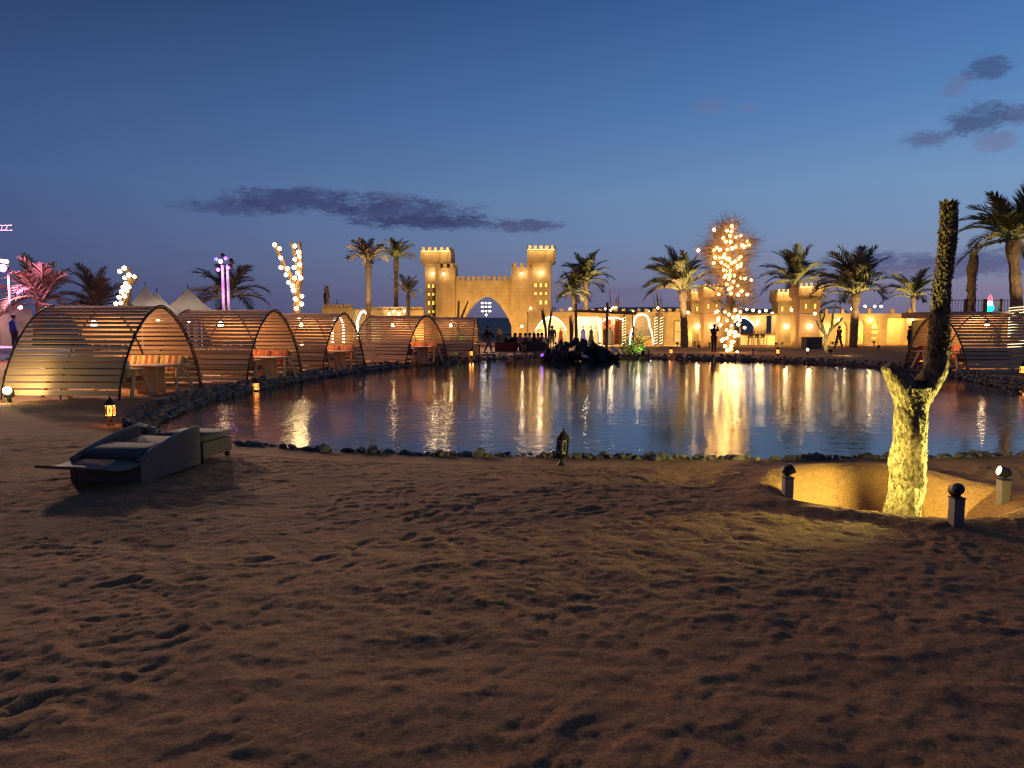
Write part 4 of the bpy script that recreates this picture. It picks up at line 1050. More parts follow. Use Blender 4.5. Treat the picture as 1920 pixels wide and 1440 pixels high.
MB().tube([(0, 0, 0), (.02, 0, 1.6), (.05, 0, 2.2), (.08, 0, 3.15)], [.10, .085, .07, .05], 8, True, .06).tube([(.03, 0, 1.75), (.35, .02, 2.5), (.62, .05, 3.15)], [.07, .055, .045], 8, True, .06).build('trunk', 'bark_dark', t)
# small branching stump lit from below, far shore
t = thing('branching_stump', 'many-branched grey stump lit from below by a dazzling floodlight', 'tree', ((1548 - 960) / F_PX * 43, 43, 0)); s43 = 43 / F_PX
m = MB(); Z = lambda v: CAMH + (HZ - v) * s43
for pts, r0, r1 in (([(1549, 668), (1546, 630), (1538, 605), (1533, 585)], .12, .05), ([(1547, 640), (1556, 615), (1560, 590), (1563, 568)], .10, .04), ([(1555, 618), (1568, 608), (1577, 596)], .08, .06), ([(1544, 625), (1534, 612), (1529, 600)], .08, .05), ([(1538, 605), (1545, 590), (1543, 578)], .06, .03)):
    P = [((u - 1548) * s43, random.uniform(-.12, .12), max(Z(v), 0)) for u, v in pts]; m.tube(P, [r0 + (r1 - r0) * i / (len(P) - 1) for i in range(len(P))], 8, True, .1)
m.build('trunk', 'bark', t)
flood(((1557 - 960) / F_PX * 41.4, 41.4, .05), ((1546 - 960) / F_PX * 43, 43, 1.6), 420, (1, .9, .35), 'dazzling floodlight at the foot of the branching stump', 100, h=.25)
lamp('POINT', bpy.data.objects['ground_floodlight'] if False else t, (.35, -1.75, .38), 25, (1, .9, .4), rad=.05)

# ------------------------------------------------------------------ the forked tree in its pit, lit by three post lights
TB = Vector((3.72, 6.85, -.52))
tree = thing('forked_tree', 'pollarded forked trunk with shaggy bark in a sand pit, lit golden from below', 'tree', TB)
tp = lambda u, v, dy=0.0: at(u, v, TB.y + dy) - TB
def bark_tube(pts, rad, n=28, seg=12, seed=1, amp=.15, flat_top=True):
    """trunk with rough plated relief"""
    P = []; RR = []
    for i in range(len(pts) - 1):
        for k in range(seg): f = k / seg; f2 = f; P.append(pts[i].lerp(pts[i + 1], f2)); RR.append(rad[i] + (rad[i + 1] - rad[i]) * f)
    P.append(pts[-1]); RR.append(rad[-1])
    for _ in range(3):
        P = [P[0]] + [(P[i - 1] + P[i] * 2 + P[i + 1]) / 4 for i in range(1, len(P) - 1)] + [P[-1]]
    vs = []; ref = Vector((1, 0, 0)); acc = 0.0
    for i, p in enumerate(P):
        d = (P[min(i + 1, len(P) - 1)] - P[max(i - 1, 0)]).normalized(); a = (ref - d * ref.dot(d)).normalized(); b = d.cross(a); ref = a
        if i: acc += (P[i] - P[i - 1]).length
        for k in range(n):
            th = 2 * PI * k / n
            e = float(fbm(np.array([math.cos(th) * 1.6 + seed * 7.3 + acc * 2.5]), np.array([math.sin(th) * 1.6 + acc * 5.5]), 3)[0]) * amp * 2.0 + random.uniform(-.5, .5) * amp * .5
            r = RR[i] * (1 + e); vs.append(p + a * (r * math.cos(th)) + b * (r * math.sin(th)))
    fs = [(i * n + k, i * n + (k + 1) % n, (i + 1) * n + (k + 1) % n, (i + 1) * n + k) for i in range(len(P) - 1) for k in range(n)]
    fs += [tuple(reversed(range(n))), tuple(range((len(P) - 1) * n, len(P) * n))]
    return vs, fs, P, RR
px_r = TB.y / F_PX
m = MB()
trunk_px = [(1688, 1010), (1692, 960), (1700, 900), (1705, 850), (1707, 800), (1709, 760), (1708, 725)]
vs, fs, TP, TR = bark_tube([tp(u, v) for u, v in trunk_px], [k * px_r for k in (37, 34, 30, 29, 28, 29, 34)], seed=1); m.add(vs, fs)
la_ = [tp(1706, 748), tp(1690, 722), tp(1676, 703), tp(1664, 686)]
vs, fs, _, _ = bark_tube(la_, [k * px_r for k in (26, 23, 17, 13)], 18, 8, 3); m.add(vs, fs)
ra_ = [tp(1712, 755), tp(1735, 725), tp(1754, 694, -.02), tp(1761, 650, -.02), tp(1762, 600), tp(1766, 540), tp(1775, 470), tp(1779, 420), tp(1779, 380)]
vs, fs, AP, AR = bark_tube(ra_, [k * px_r for k in (24, 22, 20, 18, 15.5, 14, 13.5, 13, 13)], 22, 10, 5); m.add(vs, fs)
m.build('trunk', 'bark', tree, True)
# shaggy bark flakes: loose plates standing off the trunk
fk = MB()
for (P, RR, n) in ((AP[26:], AR[26:], 2300), (TP, TR, 2600)):
    for k in range(n):
        i = random.randrange(len(P) - 1); p = P[i].lerp(P[i + 1], random.random()); th = random.uniform(0, 2 * PI)
        o = Vector((math.cos(th), math.sin(th), 0)); c = p + o * RR[i] * random.uniform(.93, 1.04); L = random.uniform(.018, .042) * (1 if P is not TP else .62)
        upv = Vector((random.gauss(0, .25), random.gauss(0, .25), 1)).normalized(); d = (upv * .9 + o * random.uniform(.15, .75)).normalized(); sd = d.cross(o).normalized() * L * random.uniform(.22, .42)
        fk.add([c - sd, c + sd, c + d * L + sd * .5, c + d * L - sd * .5], [(0, 1, 2, 3)])
stuff(fk.build('bark_flakes', 'bark', tree))
def post_light(u, v, aim, label, head='away', h=.24, on=True, power=90, spot=70, lens_up=0.0):
    g = gp(u, v); z = gh(g.x, g.y); g.z = z - .02
    t = thing('post_light', label, 'garden light', g, 0, 'garden post lights round the forked tree')
    MB().box((0, 0, h / 2), (.085, .085, h)).build('post', 'post_metal', t)
    MB().box((0, 0, h + .006), (.095, .095, .012)).build('cap', 'black_plastic', t)
    tg = Vector(aim) - g; c = Vector((0, 0, h + .075)); d = (tg - c).normalized()
    MB().tube([(0, 0, h), c - d * .02], .012, 6).build('bracket', 'black_plastic', t)
    MB().tube([c - d * .055, c - d * .03, c + d * .045, c + d * .05], [.028, .048, .052, .056], 14).build('head', 'black_plastic', t)
    MB().tube([c + d * .0505, c + d * .054], [.036, .036], 14).build('lens', 'spot_lens', t)
    lamp('SPOT', t, c + d * .07, power, (1.0, .95, .22), tg, spot, .45, .03)
    return t
post_light(1476, 936, TB + Vector((.1, .2, 1.35)), 'garden post light with a black head beside the sand pit, facing the trunk', power=400, spot=118)
post_light(1880, 942, TB + Vector((-.3, .3, 1.2)), 'garden post light with its lit lens showing, across the pit', power=620, spot=116)
post_light(1791, 999, TB + Vector((.30, .5, .2)), 'brown garden post light on the rim of the sand pit, its head turned away', power=80, spot=100)

# ------------------------------------------------------------------ lounger with footstool
LG = gp(265, 915); la = math.atan2(.17, .98)
lo = thing('sun_lounger', 'black wicker lounger with grey cushions and a reclined curved back on the sand', 'sun lounger', (LG.x, LG.y, gh(LG.x - .3, LG.y + .4) - .02), -la)
# local frame: x = 0 at the near side panel, to -.82 at the other; y forward to the pond
Wd = .84
for xo in (-.03, -Wd + .03):
    m = MB(); vs = []
    prof = [(0, .02), (0, .30), (.25, .40), (.62, .50), (1.02, .565), (1.05, .55), (1.05, .06)]
    m.prism([(y, z) for y, z in prof], -.035, .035, Matrix(((0, 1, 0), (1, 0, 0), (0, 0, 1))), (xo, 0, 0)); m.build('side_panel', 'wicker', lo)
    MB().tube([(xo, y, z + .008) for y, z in prof[1:6]], .034, 8).build('arm_rim', 'wicker_top', lo, True)
MB().box((-Wd / 2, .50, .15), (Wd - .135, .98, .26)).build('base', 'wicker', lo)
m = MB(); N = 14; vs = []; fs = []
for i in range(N + 1):
    k = i / N; y = .18 - .66 * k; z = .345 - .07 * math.sin(PI * k * .9) + .02 * k ** 3; wx = .40 + .02 * math.sin(PI * k)
    for x in (-wx, wx): 
        for dz in (0, -.03): vs.append((-Wd / 2 + x, y, z + dz))
for i in range(N):
    a = i * 4; b_ = a + 4
    fs += [(a, a + 2, b_ + 2, b_), (a + 1, b_ + 1, b_ + 3, a + 3), (a, b_, b_ + 1, a + 1), (a + 2, a + 3, b_ + 3, b_ + 2)]
fs += [(0, 1, 3, 2), (N * 4, N * 4 + 2, N * 4 + 3, N * 4 + 1)]
m.add(vs, fs); m.build('reclined_back', 'wicker_top', lo, True)
m = MB(); m.prism(sq_round(.345, .06, .04), -.34, .34); c_ = m.build('seat_cushion', 'cushion_grey', lo, True, (-Wd / 2, .66, .345)); c_.rotation_euler = (R(7), 0, 0)
m = MB(); m.prism(sq_round(.33, .045, .035), -.19, .19); c_ = m.build('back_cushion', 'cushion_grey', lo, True, (-Wd / 2, .24, .385)); c_.rotation_euler = (R(10), 0, 0)
for x, y in ((-.06, 1.0), (-Wd + .06, 1.0), (-.06, .12), (-Wd + .06, .12)): MB().box((x, y, .02), (.05, .05, .10)).build('foot', 'black_plastic', lo)
lo.scale = (1, 1, .84)
fsq = Vector((LG.x, LG.y, 0)) + Matrix.Rotation(-la, 3, 'Z') @ Vector((-.40, 1.50, 0))
ft = thing('footstool', 'low black wicker footstool with a grey cushion at the end of the lounger', 'footstool', (fsq.x, fsq.y, gh(fsq.x, fsq.y) - .02), -la)
MB().box((0, 0, .22), (.70, .62, .22)).build('frame', 'wicker', ft)
m = MB(); m.prism(sq_round(.35, .05, .035), -.31, .31); m.build('cushion', 'cushion_grey', ft, True, (0, 0, .385))
for sx in (-1, 1):
    for sy in (-1, 1): MB().box((sx * .31, sy * .27, .06), (.045, .045, .14)).build('leg', 'black_plastic', ft)

ft.scale = (1, 1, .84)
# ------------------------------------------------------------------ lanterns along the water
def make_lantern(u, v, label, lit=True, h=.52, tilt=0.0, power=5):
    g = gp(u, v); z = gh(g.x, g.y)
    t = thing('lantern', label, 'lantern', (g.x, g.y, z - .01), random.uniform(0, 1), 'metal lanterns round the pond'); t.rotation_euler = (0, R(tilt), R(20))
    k = h / .52
    MB().lathe([(.075 * k, 0), (.065 * k, .012 * k), (.030 * k, .05 * k), (.018 * k, .08 * k), (.018 * k, .10 * k), (.05 * k, .125 * k), (.075 * k, .155 * k), (.082 * k, .165 * k)], 12).build('foot', 'iron', t, True)
    r = .075 * k; z0, z1 = .165 * k, .345 * k
    fr = MB()
    for i in range(6):
        a = i * PI / 3; x, y = r * math.cos(a), r * math.sin(a)
        fr.tube([(x * 1.06, y * 1.06, z0 - .03 * k), (x * 1.04, y * 1.04, z1 + .02 * k), (x * 1.12, y * 1.12, z1 + .05 * k)], [.008 * k, .007 * k, .003 * k], 5)
    fr.tube([(r * 1.04 * math.cos(i * PI / 3), r * 1.04 * math.sin(i * PI / 3), z0) for i in range(7)], .008 * k, 5, False)
    fr.tube([(r * 1.04 * math.cos(i * PI / 3), r * 1.04 * math.sin(i * PI / 3), z1) for i in range(7)], .008 * k, 5, False)
    fr.build('cage', 'iron', t)
    for i in range(6):
        a = i * PI / 3; b_ = a + PI / 3; p = Vector((r * math.cos(a), r * math.sin(a), 0)) * .97; q = Vector((r * math.cos(b_), r * math.sin(b_), 0)) * .97
        m = MB(); nn = ((p + q) / 2).normalized() * .003
        m.add([p + Vector((0, 0, z0)), q + Vector((0, 0, z0)), q + Vector((0, 0, z1)), p + Vector((0, 0, z1))], [(0, 1, 2, 3)])
        pn = m.build('pane', 'lantern_glow' if lit else 'plaster_pale', t)
        f2 = MB(); c = (p + q) / 2 + nn * 1.5 + Vector((0, 0, (z0 + z1) / 2)); e = (q - p).normalized()
        w2 = (q - p).length * .40; h2 = (z1 - z0) * .42
        for sg in (-1, 1):
            f2.tube([c + e * (w2 * x) * sg + Vector((0, 0, h2 * y)) for x, y in ((1, 1), (.25, .55), (.12, 0), (.25, -.55), (1, -1))], .0045 * k, 4)
            f2.tube([c + e * (w2 * x) + Vector((0, 0, h2 * y * sg)) for x, y in ((-.9, .05), (-.35, .3), (0, .75), (.35, .3), (.9, .05))], .0045 * k, 4)
        f2.build('fretwork', 'iron', pn)
    MB().lathe([(.088 * k, .345 * k), (.080 * k, .365 * k), (.070 * k, .385 * k), (.055 * k, .415 * k), (.025 * k, .44 * k), (.012 * k, .455 * k), (.018 * k, .468 * k), (.006 * k, .485 * k), (.001, .52 * k)], 12).build('roof', 'iron', t, True)
    if lit:
        MB().ico((0, 0, (z0 + z1) / 2), .03 * k, 1).build('candle_bulb', 'lantern_core', t, True)
        lamp('POINT', t, (0, 0, -.0 + .105 * k), power, (1, .36, .08), rad=.10 * k)
    return t
make_lantern(208, 798, 'glowing orange lantern on the sand beside the wicker lounger', True, .56)
make_lantern(480, 724, 'glowing orange lantern on the bank before the second cabana', True, .56)
make_lantern(708, 690, 'glowing orange lantern on the bank past the third cabana', True, .56)
make_lantern(884, 672, 'glowing orange lantern beside the lit green plant and forked pole', True, .62)
make_lantern(1258, 668, 'glowing lantern on the far shore between the plant and the dark statue', True, .6)
make_lantern(1458, 670, 'glowing lantern on the far shore before the bar', True, .62)
make_lantern(1728, 688, 'glowing orange lantern under the lone cabana opening', True, .6)
make_lantern(1917, 712, 'glowing orange lantern on the stone bank past the lone cabana', True, .62)
make_lantern(1052, 876, 'unlit iron lantern with pale fretwork panes at the pond edge', False, .50, 4)
# small spot at the bank beside the first cabana, and a bollard
b = gp(18, 758); b.z = gh(b.x, b.y)
flood(b, b + Vector((-.25, 1.0, .30)), 60, (1, .86, .35), 'bright garden spotlight on the sand before the slatted cabana wall', 110, h=.20)
lamp('POINT', [o for o in COL.objects if o.name.startswith('ground_floodlight')][-1], (0, -.14, .34), 12, (1, .86, .35), rad=.05)
MB().ico((0, -.05, .27), .085, 2).build('globe', 'spot_lens', [o for o in COL.objects if o.name.startswith('ground_floodlight')][-1], True)
for u, v, lb in ((1514, 668, 'tiny white path light on the far shore before the planter box'), (1412, 668, 'short wooden path bollard before the bar')):
    g = gp(u, v); t = thing('path_light', lb, 'path light', g, 0)
    MB().box((0, 0, .16), (.08, .08, .32)).build('post', 'post_metal', t)
    MB().lathe([(.05, .32), (.06, .36), (.05, .42), (.01, .45)], 8).build('head', 'bulb_lamp' if u == 1514 else 'black_plastic', t, True)
# white birds and violet lamp by the rock mound
for u, v, h, lb in ((1119, 664, .55, 'slim pale egret figure standing on the black rock mound'), (1089, 672, .45, 'small pale egret figure at the waterline of the rock mound')):
    g = gp(u, v); g.y -= .3 if u == 1089 else .0
    g = Vector((g.x, MOUND.y - 1.0, .25 if u == 1119 else -.05)); t = thing('egret', lb, 'bird', g)
    m = MB(); m.tube([(0, 0, h * .45), (.05, 0, h * .5), (.16, 0, h * .42), (.30, 0, h * .32)], [.04, .085, .08, .02], 8); m.tube([(.0, 0, h * .48), (-.06, 0, h * .62), (-.01, 0, h * .78), (-.03, 0, h * .93)], [.05, .025, .022, .035], 8); m.build('body', 'white', t, True)
    MB().tube([(-.03, 0, h * .93), (-.16, 0, h * .9)], [.02, .004], 6).build('beak', 'stripe_tan', t)
    for sy in (-.03, .03): MB().tube([(.08, sy, h * .45), (.07, sy, 0)], .01, 5).build('leg', 'iron', t)
vl = thing('accent_lamp', 'small violet lamp glowing at the end of the black rock mound', 'lamp', (MOUND.x - 2.0, MOUND.y - 1.15, .16))
MB().lathe([(.06, -.1), (.06, 0)], 8).build('base', 'black_plastic', vl); MB().ico((0, 0, .06), .08, 2).build('lens', 'violet_glow', vl, True)
lamp('POINT', vl, (0, -.2, .2), 1, (.4, .1, 1), rad=.06)

# ------------------------------------------------------------------ stage side: light masts, tents, stage
FL = at(-30, 335, 41)
fm = thing('flood_mast', 'truss mast with a blinding white floodlight above the stage', 'light mast', (FL.x, 41, 0))
for sx in (-.16, .16):
    for sy in (-.16, .16): MB().tube([(sx - .3, sy, 0), (sx - .3, sy, FL.z + .4)], .025, 6).build('truss_tube', 'steel_dark', fm)
for k in range(26):
    z = k * FL.z / 26; MB().tube([(-.46, -.16, z), (-.14, -.16, z + .3)], .012, 5).build('truss_brace', 'steel_dark', fm)
TZ = at(0, 427, 41).z - FL.z
for zz in (TZ + .13, TZ - .14): MB().tube([(-.6, -.1, FL.z + zz), (1.5, -.1, FL.z + zz)], .035, 6).build('cross_tube', 'white', fm)
for k in range(7): MB().tube([(-.5 + k * .27, -.1, FL.z + TZ - .14), (-.37 + k * .27, -.1, FL.z + TZ + .13)], .018, 5).build('cross_brace', 'white', fm)
dirF = (Vector((-3.5, 8.0, 0)) - FL).normalized(); MF = dirF.to_track_quat('-Z', 'Y').to_matrix()
MB().box((-.05, -.2, FL.z), (.62, .46, .20), MF).build('lamp_housing', 'black_plastic', fm)
MB().box(Vector((-.05, -.2, FL.z)) + dirF * .105, (.56, .40, .006), MF).build('lens', 'flood_lens', fm)
fls = lamp('SPOT', fm, Vector((-.05, -.2, FL.z)) + dirF * .25, 62000, (1.0, .72, .50), Vector((-3.5, 8.0, 0)) - FL + Vector((-.05, -.2, FL.z)), 78, 1.0, .9)
fls.data.energy = 34000
PK = at(9, 503, 40)
pk = thing('pink_stage_lamp', 'glowing pink stage lamp on a pole beside the stage', 'stage lamp', (PK.x, 40, 0))
MB().tube([(0, .25, 0), (0, .25, PK.z + .2)], .05, 8).build('pole', 'white', pk)
MB().tube([(0, .15, PK.z), (0, -.12, PK.z)], [.14, .18], 12).build('can', 'black_plastic', pk); MB().ico((0, -.14, PK.z), .23, 2, 0, (1, .4, 1)).build('lens', 'pink_lens', pk, True)
MB().tube([(-.35, -.02, PK.z + .42), (.2, -.02, PK.z + .36)], .09, 8).build('tube_lamp', 'led_warm', pk)
lamp('POINT', pk, (0, -.5, PK.z), 2200, (1, .30, .72), rad=.15)
LT = at(421, 500, 37); s37 = 37 / F_PX
lt = thing('light_mast', 'twin-pole light mast with purple and blue stage lamps behind the cabanas', 'light mast', (LT.x, 37, 0))
for dx in (-.11, .16):
    MB().tube([(dx, 0, 0), (dx, 0, LT.z + .1)], .075, 10).build('pole', 'white', lt)
for k in range(16): MB().tube([(-.11, .02, k * .3), (.16, .02, k * .3 + .22)], .014, 5).build('brace', 'steel_dark', lt)
MB().box((0, 0, LT.z + .1), (.9, .12, .08)).build('crossbar', 'steel_dark', lt)
for dx, dz, mt in ((-.36, .38, 'blue_lens'), (-.14, .25, 'led_white'), (.12, .42, 'purple_lens'), (.22, -.05, 'purple_lens'), (-.30, -.16, 'purple_lens'), (.38, .3, 'black_plastic'), (-.05, .55, 'black_plastic')):
    p = Vector((dx, -.12, LT.z + dz)); hd = MB(); hd.tube([p + Vector((0, .22, 0)), p + Vector((0, .02, 0))], [.09, .12], 10); o = hd.build('lamp_head', 'black_plastic', lt)
    MB().ico(p, .11, 1, 0, (1, .45, 1)).build('lens', mt, o, True)
lamp('POINT', lt, (0.02, -.45, LT.z - .25), 50, (.62, .22, 1), rad=.12)
lamp('POINT', lt, (0.02, -.5, LT.z - 1.5), 22, (.9, .35, .9), rad=.12)
lamp('SPOT', lt, (-.14, -.35, LT.z + .25), 9000, (1.0, .70, .52), (14.0, -31.0, 0), 70, .9, .14)
def tent(u, v, Y, hw, label):
    c = at(u, v, Y); t = thing('peaked_tent', label, 'tent', (c.x, Y, 0), R(20), 'pale peaked tents')
    m = MB(); n = 24; rows = 10; eave = 2.1
    vs = []
    for i in range(rows + 1):
        k = i / rows; r = hw * (1 - k) ** 1.0 * 1; z = eave + (c.z - eave) * k ** 1.9
        for j in range(n):
            a = 2 * PI * j / n; q = 1 / max(abs(math.cos(a)), abs(math.sin(a))); q = 1 + (q - 1) * (1 - k) ** .5
            vs.append((r * q * math.cos(a) * 1, r * q * math.sin(a), z + .0))
    fs = [(i * n + j, i * n + (j + 1) % n, (i + 1) * n + (j + 1) % n, (i + 1) * n + j) for i in range(rows) for j in range(n)]
    m.add(vs, fs); m.build('roof', 'canvas', t, True)
    for sx in (-1, 1):
        for sy in (-1, 1): MB().tube([(sx * hw * .97, sy * hw * .97, 0), (sx * hw * .97, sy * hw * .97, eave + .05)], .05, 6).build('pole', 'white', t)
    MB().tube([(0, 0, c.z - .2), (0, 0, c.z + .25)], .03, 6).build('finial', 'steel_dark', t)
    MB().ico((0, 0, eave), .10, 2).build('bulb', 'bulb_lamp', t, True); lamp('POINT', t, (0, 0, eave - .2), 220, (1, .82, .62), rad=.15)  # lamp added under the canvas, only to brighten the roof from inside
tent(294, 547, 48, 2.6, 'small pale tent peak above the tan-cushioned cabana')
tent(352, 540, 52, 3.6, 'larger pale tent peak beside the purple light mast')
tent(272, 534, 58, 3.4, 'dim pale tent peak behind the smaller tent')
sg = thing('stage', 'low stage platform washed in magenta light', 'stage', (at(-70, 640, 37).x, 38.5, 0))
MB().box((0, 0, .30), (6.6, 5.0, .6)).build('platform', 'white', sg); MB().box((0, -2.53, .57), (6.7, .08, .08)).build('edge_trim', 'white', sg)
for k in range(3): MB().box((2.6, -2.9 - k * .3, .22 - k * .08), (1.3, .3, .16)).build('step', 'white', sg)
sb = thing('stage_building', 'pale pink-lit building with a small window behind the stage', 'building', (at(-80, 600, 46).x, 46, 0))
MB().box((0, 0, 1.45), (7.6, 3.0, 2.9)).build('wall', 'plaster_pale', sb)
wf = MB(); 
for (cx_, cz_, sx2, sz2) in ((3.0, 2.05, .9, .07), (3.0, 1.25, .9, .07), (2.58, 1.65, .07, .8), (3.42, 1.65, .07, .8)): wf.box((cx_, -1.53, cz_), (sx2, .07, sz2))
o = wf.build('window', 'white', sb); MB().box((3.0, -1.507, 1.65), (.78, .012, .74)).build('pane', 'planter', o)
wall_lamp('yellow wall lamp beside the stage palm', at(41, 576, 44.0), 25, (1, .8, .3), .12, True, 'lamps by the stage')
wall_lamp('blue stage lamp seen through the cabana slats', at(116, 594, 44.0), 10, (.2, .3, 1), .07, True, 'lamps by the stage').children[1].data.materials[0] = MATS['blue_lens']

# ------------------------------------------------------------------ people
def skin_mesh(name, verts, edges, radii, mat, parent, sub=1):
    me = bpy.data.meshes.new(name); me.from_pydata([tuple(v) for v in verts], edges, []); me.materials.append(MATS[mat])
    o = link(name, me, parent); md = o.modifiers.new('Skin', 'SKIN'); md.use_smooth_shade = True
    lay = me.skin_vertices[0].data
    for i, r in enumerate(radii): lay[i].radius = (r, r) if not hasattr(r, '__len__') else r
    lay[0].use_root = True
    sb_ = o.modifiers.new('Subdivision', 'SUBSURF'); sb_.levels = sub; sb_.render_levels = sub
    return o
def person(loc, rz, label, top='cloth_black', legs='cloth_dark', pose='stand', h=1.72, hair='hair', shorts=False, long_hair=False, group='people'):
    t = thing('person', label, 'person', loc, rz, group); k = h / 1.72
    V = lambda x, y, z: Vector((x, y, z)) * k                   # faces -y
    if pose == 'sit':
        hip = .44; P = dict(pel=V(0, 0, hip), chest=V(0, .02, hip + .42), neck=V(0, .0, hip + .57), head=V(0, -.02, hip + .70), crown=V(0, -.01, hip + .80))
        for s, q in ((-1, 'L'), (1, 'R')): P.update({'hip' + q: V(.09 * s, 0, hip), 'kn' + q: V(.11 * s, -.42, hip + .02), 'an' + q: V(.11 * s, -.42, .07), 'to' + q: V(.12 * s, -.58, .04), 'sh' + q: V(.19 * s, .02, hip + .49), 'el' + q: V(.24 * s, -.08, hip + .22), 'wr' + q: V(.15 * s, -.28, hip + .14), 'ha' + q: V(.12 * s, -.36, hip + .13)})
    else:
        hip = .90; P = dict(pel=V(0, 0, hip), chest=V(0, .0, hip + .43), neck=V(0, .0, hip + .58), head=V(0, -.02, hip + .69), crown=V(0, -.01, hip + .80))
        for s, q in ((-1, 'L'), (1, 'R')):
            st = (.30 * s if pose == 'walk' else .02 * s)
            P.update({'hip' + q: V(.09 * s, 0, hip - .02), 'kn' + q: V(.10 * s, st * .55 - (.06 if pose == 'walk' else .02), .48), 'an' + q: V(.10 * s, st, .08), 'to' + q: V(.11 * s, st - .16, .035), 'sh' + q: V(.19 * s, .01, hip + .50), 'el' + q: V(.25 * s, (-st * .5 if pose == 'walk' else .03), hip + .22), 'wr' + q: V(.24 * s, (-st * .9 - .05 if pose == 'walk' else -.03), hip - .0), 'ha' + q: V(.235 * s, (-st - .07 if pose == 'walk' else -.05), hip - .10)})
        if pose == 'reach': P.update(elR=V(.26, -.20, hip + .30), wrR=V(.22, -.44, hip + .30), haR=V(.21, -.52, hip + .31))
        if pose == 'up': P.update(elR=V(.24, -.12, hip + .40), wrR=V(.10, -.18, hip + .66), haR=V(.07, -.18, hip + .72), elL=V(-.24, -.12, hip + .40), wrL=V(-.10, -.18, hip + .66), haL=V(-.07, -.18, hip + .72))
    def chain(names, edges, rad, name, mat, sub=1):
        idx = {n: i for i, n in enumerate(names)}
        return skin_mesh(name, [P[n] for n in names], [(idx[a], idx[b]) for a, b in edges], [rad[n] if isinstance(rad[n], float) else rad[n] for n in names], mat, t, sub)
    N = ['pel', 'chest', 'neck', 'head', 'crown'] + [a + q for q in 'LR' for a in ('sh', 'el', 'wr', 'ha', 'hip', 'kn', 'an', 'to')]
    E = [('pel', 'chest'), ('chest', 'neck'), ('neck', 'head'), ('head', 'crown')]
    for q in 'LR': E += [('chest', 'sh' + q), ('sh' + q, 'el' + q), ('el' + q, 'wr' + q), ('wr' + q, 'ha' + q), ('pel', 'hip' + q), ('hip' + q, 'kn' + q), ('kn' + q, 'an' + q), ('an' + q, 'to' + q)]
    r = dict(pel=.12, chest=.13, neck=.052, head=.098, crown=.065)
    for q in 'LR': r.update({'sh' + q: .06, 'el' + q: .043, 'wr' + q: .030, 'ha' + q: .034, 'hip' + q: .085, 'kn' + q: .056, 'an' + q: .038, 'to' + q: .035})
    r = {a: b_ * k for a, b_ in r.items()}
    body = chain(N, E, r, 'body', 'skin')
    r2 = {a: b_ * 1.0 + .022 for a, b_ in r.items()}; r2['chest'] = .158 * k; r2['pel'] = .15 * k
    P['ntop'] = P['chest'].lerp(P['neck'], .55); r2['ntop'] = .07 * k
    chain(['pel', 'chest', 'ntop'] + [a + q for q in 'LR' for a in ('sh', 'el', 'wr')], [('pel', 'chest'), ('chest', 'ntop')] + [e for q in 'LR' for e in (('chest', 'sh' + q), ('sh' + q, 'el' + q), ('el' + q, 'wr' + q))], r2, 'top', top)
    end = 'kn' if shorts else 'an'
    nm = ['pel'] + [a + q for q in 'LR' for a in (('hip', 'kn') if shorts else ('hip', 'kn', 'an'))]
    chain(nm, [e for q in 'LR' for e in ([('pel', 'hip' + q), ('hip' + q, 'kn' + q)] + ([] if shorts else [('kn' + q, 'an' + q)]))], {**r2, 'pel': .14 * k}, 'trousers', legs)
    hm = MB(); hd = P['head']; hm.ico(hd + V(0, .022, .035), .112 * k, 2, .03, (.95, 1.05, 1.0))
    if long_hair: hm.tube([hd + V(0, .06, .02), hd + V(0, .10, -.16), hd + V(0, .11, -.34)], [.10 * k, .10 * k, .06 * k], 8)
    hm.build('hair', hair, t, True)
    fm_ = MB(); fm_.tube([hd + V(0, -.10, .0), hd + V(0, -.125, -.03)], [.012 * k, .016 * k], 6); fm_.build('nose', 'skin', t)
    for sx in (-1, 1): MB().ico(hd + V(.035 * sx, -.098, .012), .012 * k, 1).build('eye', 'hair', t)
    for q, s in (('L', -1), ('R', 1)):
        MB().box(P['to' + q] + V(0, .06, .0), (.10 * k, .28 * k, .075 * k)).build('shoe', 'cloth_dark', t)
    return t
def pat(u, Y): return Vector(((u - 960) / F_PX * Y, Y, 0))
person(pat(915, 46), R(65), 'person in black striding past the last cabana with an arm out', 'cloth_black', 'cloth_grey', 'walk', 1.78)
person(pat(935, 62), R(180), 'person in a khaki shirt standing in the gate arch, back turned', 'cloth_khaki', 'cloth_dark', 'stand', 1.72)
person(pat(1035, 51), R(5), 'person in an olive jacket and beige shorts before the arched shop', 'cloth_olive', 'cloth_beige', 'stand', 1.76, shorts=True)
person(pat(1572, 55), R(-70), 'person in a dark patterned shirt walking past the arcade', 'cloth_maroon', 'cloth_dark', 'walk', 1.72)
person(pat(1704, 53), R(80), 'person in black beside the square lit doorway', 'cloth_black', 'cloth_black', 'stand', 1.74)
person(pat(29, 37) + Vector((0, 0, .60)), R(160), 'person in a blue vest and pale sleeves standing on the stage', 'cloth_white', 'cloth_dark', 'stand', 1.7)
ves = bpy.data.objects['person.005'] if 'person.005' in bpy.data.objects else None
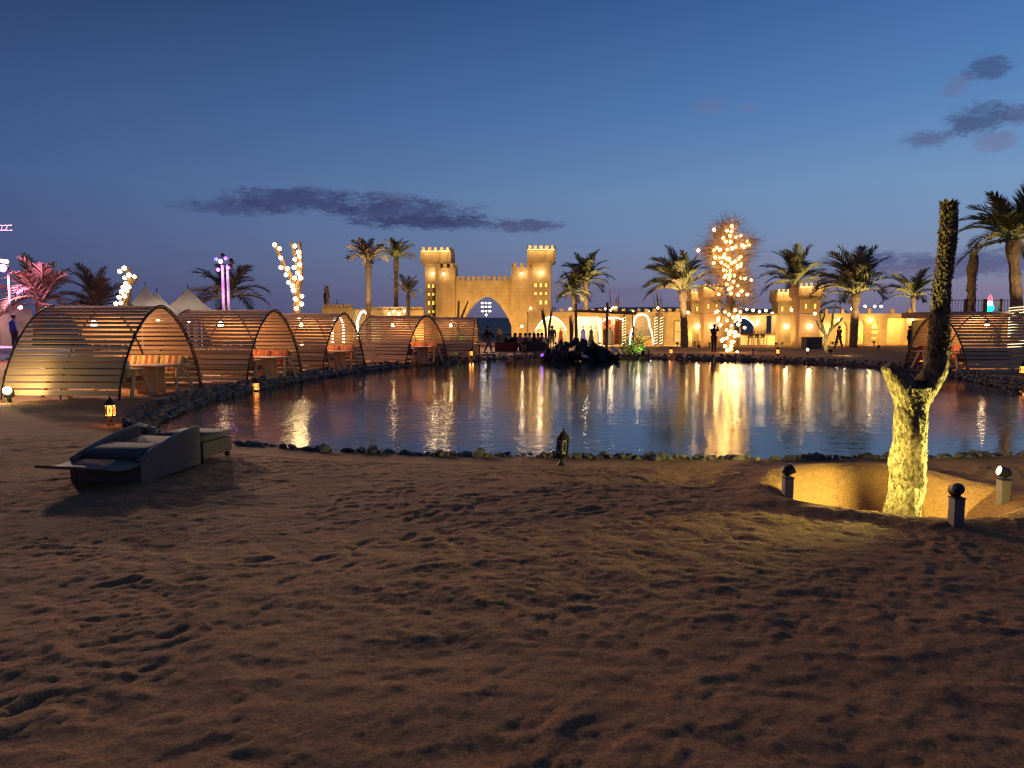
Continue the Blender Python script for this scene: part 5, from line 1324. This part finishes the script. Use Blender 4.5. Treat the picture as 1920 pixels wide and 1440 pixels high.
seat_list = [(953, 'in black with a pale face at the maroon sofa arm', 'cloth_black', 'cloth_dark', 200), (966, 'with long dark hair in black at the end of the maroon sofa', 'cloth_black', 'cloth_black', 150), (976, 'in a pink top at the end of the dark sofa', 'cloth_pink', 'cloth_pink', 30),
             (985, 'in charcoal turned away beside the person in pink', 'cloth_dark', 'cloth_dark', 180), (993, 'in dark grey at the middle of the dark sofa', 'cloth_grey', 'cloth_dark', 175), (1001, 'in black leaning at the middle of the dark sofa', 'cloth_black', 'cloth_dark', 200), (1009, 'in maroon beside the leaning person in black', 'cloth_maroon', 'cloth_dark', 160), (1016, 'in pale clothes at the shop end of the dark sofa', 'cloth_white', 'cloth_dark', 140)]
for i, (u, lb, a, b_, rz) in enumerate(seat_list):
    person(pat(u, 48.3 + .25 * (i % 2)), R(rz), 'seated person ' + lb, a, b_, 'sit', 1.72, long_hair=(i in (1, 2, 5)), group='people seated by the gate')
for u0, u1, mt, lb in ((928, 968, 'cloth_maroon', 'low maroon sofa facing the pond by the gate'), (974, 1022, 'cloth_dark', 'low dark sofa where the group sits by the gate')):
    Ys = 48.5; s = Ys / F_PX; L = (u1 - u0) * s; t = thing('low_sofa', lb, 'sofa', (((u0 + u1) / 2 - 960) * s, Ys, 0), 0, 'low sofas by the gate')
    MB().box((0, 0, .20), (L, .8, .36)).build('seat', mt, t); MB().box((0, -.42, .33), (L, .14, .66)).build('backrest', mt, t)
    for sx in (-1, 1): MB().box((sx * (L / 2 - .08), 0, .45), (.16, .8, .2)).build('armrest', mt, t)
# slim dark statue on the far shore
person(pat(1338, 46.5), R(10), 'slim black figure with raised hands on the far bank beside the bulb tree', 'cloth_black', 'cloth_black', 'up', 1.85)
for ch_ in list(COL.objects):
    if ch_.name.startswith('person') and ch_.get('label', '').startswith('slim black figure'):
        for c in ch_.children:
            if c.name.startswith('body'): c.data.materials[0] = MATS['cloth_black']
    if ch_.name.startswith('person') and ch_.get('label', '').startswith('person in a blue vest'):
        v_ = MB(); v_.tube([(0, 0, .84), (0, 0, 1.05), (0, .01, 1.3), (0, .01, 1.42)], [.19, .185, .20, .12], 12); v_.build('vest', 'cloth_blue', ch_, True)
# a lit bollard lamp for the lamp beside the last cabana
